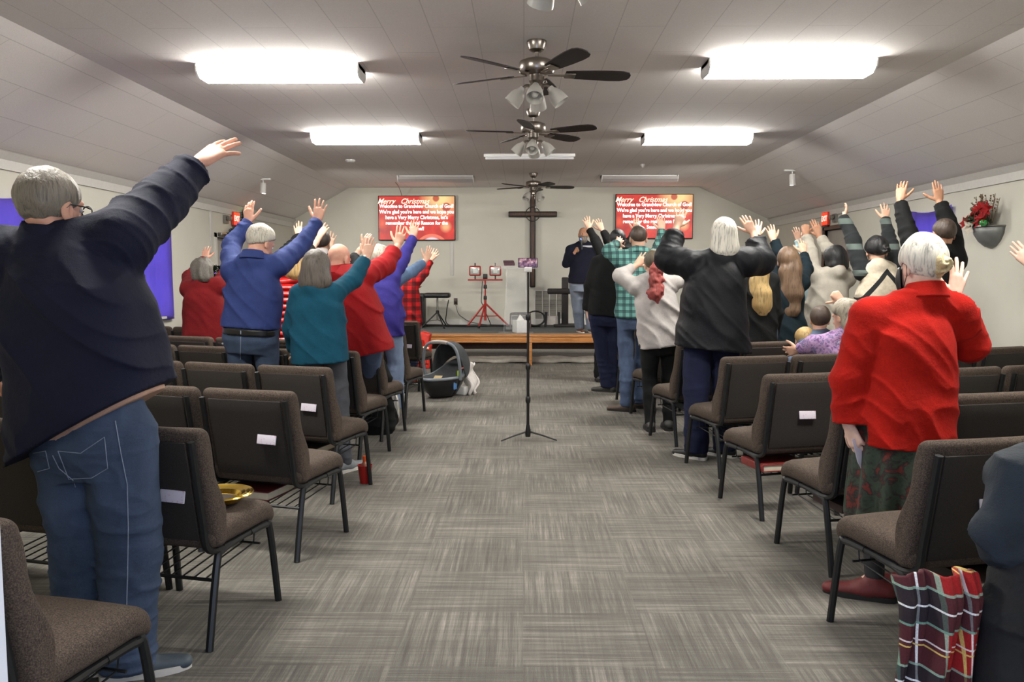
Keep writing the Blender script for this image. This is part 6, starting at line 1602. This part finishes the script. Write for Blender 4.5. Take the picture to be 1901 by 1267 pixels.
# sleeves of the vest and coat persons
for key, mat in (('vest', m_blk), ('chevron', m_band)):
    I = PPL[key]; mts = []
    for i, (s0, e, w_, t2, oo) in enumerate(I['J']):
        if key == 'vest' and i == 1: endp = e+(w_-e)*.15
        else: endp = e+(w_-e)*.93
        pts = [s0, e, endp]; F_ = Field(np.min(pts, 0)-.12, np.max(pts, 0)+.12, .011)
        F_.cap(s0, e, .072, .06, 0, disp=folds(nrm(e-s0), .008, 16, 4, i)); F_.cap(e, endp, .06, .046, .02, disp=folds(nrm(w_-e), .008, 18, 4, i))
        o = mesh_obj('sleeve', [F_.mesh()], mat); o.data.transform(Matrix.Translation((-float(I['hp'][0]), -float(I['hp'][1]), 0))); o.parent = I['root']
# ================================================================== coats and blanket on the near right chair, other soft things
def soft(name, label, cat, prims, mat, h=.01, amp=.014, f=7, k=.04, org=None, extra=None):
    pts = [p for q in prims for p in q[0]]; mr = max(max(q[1]) for q in prims)
    F_ = Field(np.min(pts, 0)-mr-.03, np.max(pts, 0)+mr+.03, h); dz = folds((.3, .2, 1), amp, f, 3, len(prims))
    for (a, b), (ra, rb), *rest in prims: F_.cap(a, b, ra, rb, k, disp=dz, sq=(rest[0] if rest else None))
    if extra: extra(F_)
    o = mesh_obj(name, [F_.mesh()], mat); c_ = np.array(pts).mean(0)
    o.data.transform(Matrix.Translation(tuple(-float(x) for x in c_))); o.location = tuple(float(x) for x in c_); return tag(o, label, cat)
def W3(px, py, Y): return V(AT(px, py, Y))
soft('jacket', 'dark blue grey jacket heaped on top of the black coat at bottom right', 'jacket', [((W3(1900, 900, 2.05), W3(1890, 1000, 2.05)), (.07, .085)), ((W3(1880, 960, 2.02), W3(1850, 985, 2.0)), (.055, .04)), ((W3(1862, 1010, 2.03), W3(1900, 1050, 2.03)), (.05, .07)), ((W3(1930, 900, 2.1), W3(1980, 1040, 2.15)), (.1, .12))],
     cloth('dark_slate_jacket', (36, 43, 50), .8, bump=.6), .008, .018)
m_fur = blotch('black_fleece_coat', [(5, 5, 6), (12, 12, 13), (8, 8, 9)], 60, .9)
soft('coat', 'black fleece coat hanging over the nearest right chair at photo corner', 'coat', [((W3(1905, 1075, 2.0), W3(1895, 1290, 1.95)), (.085, .11)), ((W3(1990, 1060, 2.05), W3(1990, 1330, 2.0)), (.13, .15)), ((W3(1880, 1160, 1.96), W3(1870, 1420, 1.9)), (.06, .09))], m_fur, .008, .012, 14)
tart = NT('red_green_tartan'); s_ = tart.sep(tart.coord()); cur = srgb(150, 20, 20)
for ax in (0, 2):
    for (per, off, wid, c, op) in ((.19, 0, .085, (14, 26, 32), .78), (.19, .085, .006, (140, 170, 150), .8), (.19, .0, .006, (120, 160, 140), .8), (.19, .135, .004, (210, 180, 100), .9), (.19, .148, .004, (225, 215, 210), .9), (.19, .045, .005, (235, 235, 230), .9)):
        m_ = tart.math('MODULO', tart.math('ADD', s_[ax], 10-off), per); cur = tart.mix(tart.math('MULTIPLY', tart.math('LESS_THAN', m_, wid), op), cur, srgb(*c))
tw = tart.noise(tart.coord(), 260, 2); cur = tart.mix(.6, cur, tart.ramp(tw, [(.3, (.6, .6, .6, 1)), (.7, (1.2, 1.2, 1.2, 1))]), 'MULTIPLY')
tart.base(cur); tart.set(Roughness=.95); tart.bump(tart.noise(tart.coord(), 40, 4), .4, .006); m_tart = tart.m
def tb(u, v):
    q = W3(1745+(u-.5)*(150+70*v**.6), 1062+330*v, 2.02); a = u*PI
    q = q+V(0, -.07*math.sin(a)-.022*math.sin(u*19+v*2.5)-.01*math.sin(u*41+v), .045*math.sin(a)*(1-v)+.010*math.sin(u*9+1)*(1-v)); q = q+V(0, .10*max(0, .18-v)*2, -.02*max(0, .18-v)*8); q = q+V(.02*math.sin(v*4+u*3), 0, 0); return tuple(q-c_t)
c_t = W3(1745, 1200, 2.02)
o = MB().grid(tb, 70, 60).build('tartan_blanket', m_tart, solid=.012); o.location = tuple(c_t); tag(o, 'red and green tartan blanket hanging at bottom right beside the black coat', 'blanket')
# black coat on left sixth row aisle chair
soft('coat', 'black coat draped over the left sixth row aisle chair', 'coat', [((W3(678, 655, 6.75), W3(700, 700, 6.85)), (.10, .12), ((0, 1, 0), 1.4)), ((W3(690, 690, 6.8), W3(700, 790, 6.9)), (.13, .15), ((0, 1, 0), 1.4)), ((W3(700, 700, 6.9), W3(726, 780, 7.0)), (.07, .06)), ((W3(660, 700, 6.75), W3(655, 780, 6.8)), (.08, .1))], m_blk, .012, .014)
soft('plastic_bag', 'crumpled grey plastic bag on a left chair beside the blue shirt person', 'bag', [((W3(425, 640, 6.15), W3(424, 665, 6.15)), (.035, .06))], M('grey_plastic_film', (120, 124, 122), .3, var=.35, nscale=20), .007, .02, 16)
# ================================================================== LIGHT AND RENDER SETTINGS
w = bpy.data.worlds.new('world'); scene.world = w; w.use_nodes = True
bg = w.node_tree.nodes['Background']; bg.inputs[0].default_value = srgb(205, 220, 255); bg.inputs[1].default_value = 3.0
scene.view_settings.view_transform = 'Standard'; scene.view_settings.look = 'None'; scene.view_settings.gamma = 1.0
scene.view_settings.use_curve_mapping = False; scene.view_settings.exposure = EXPO
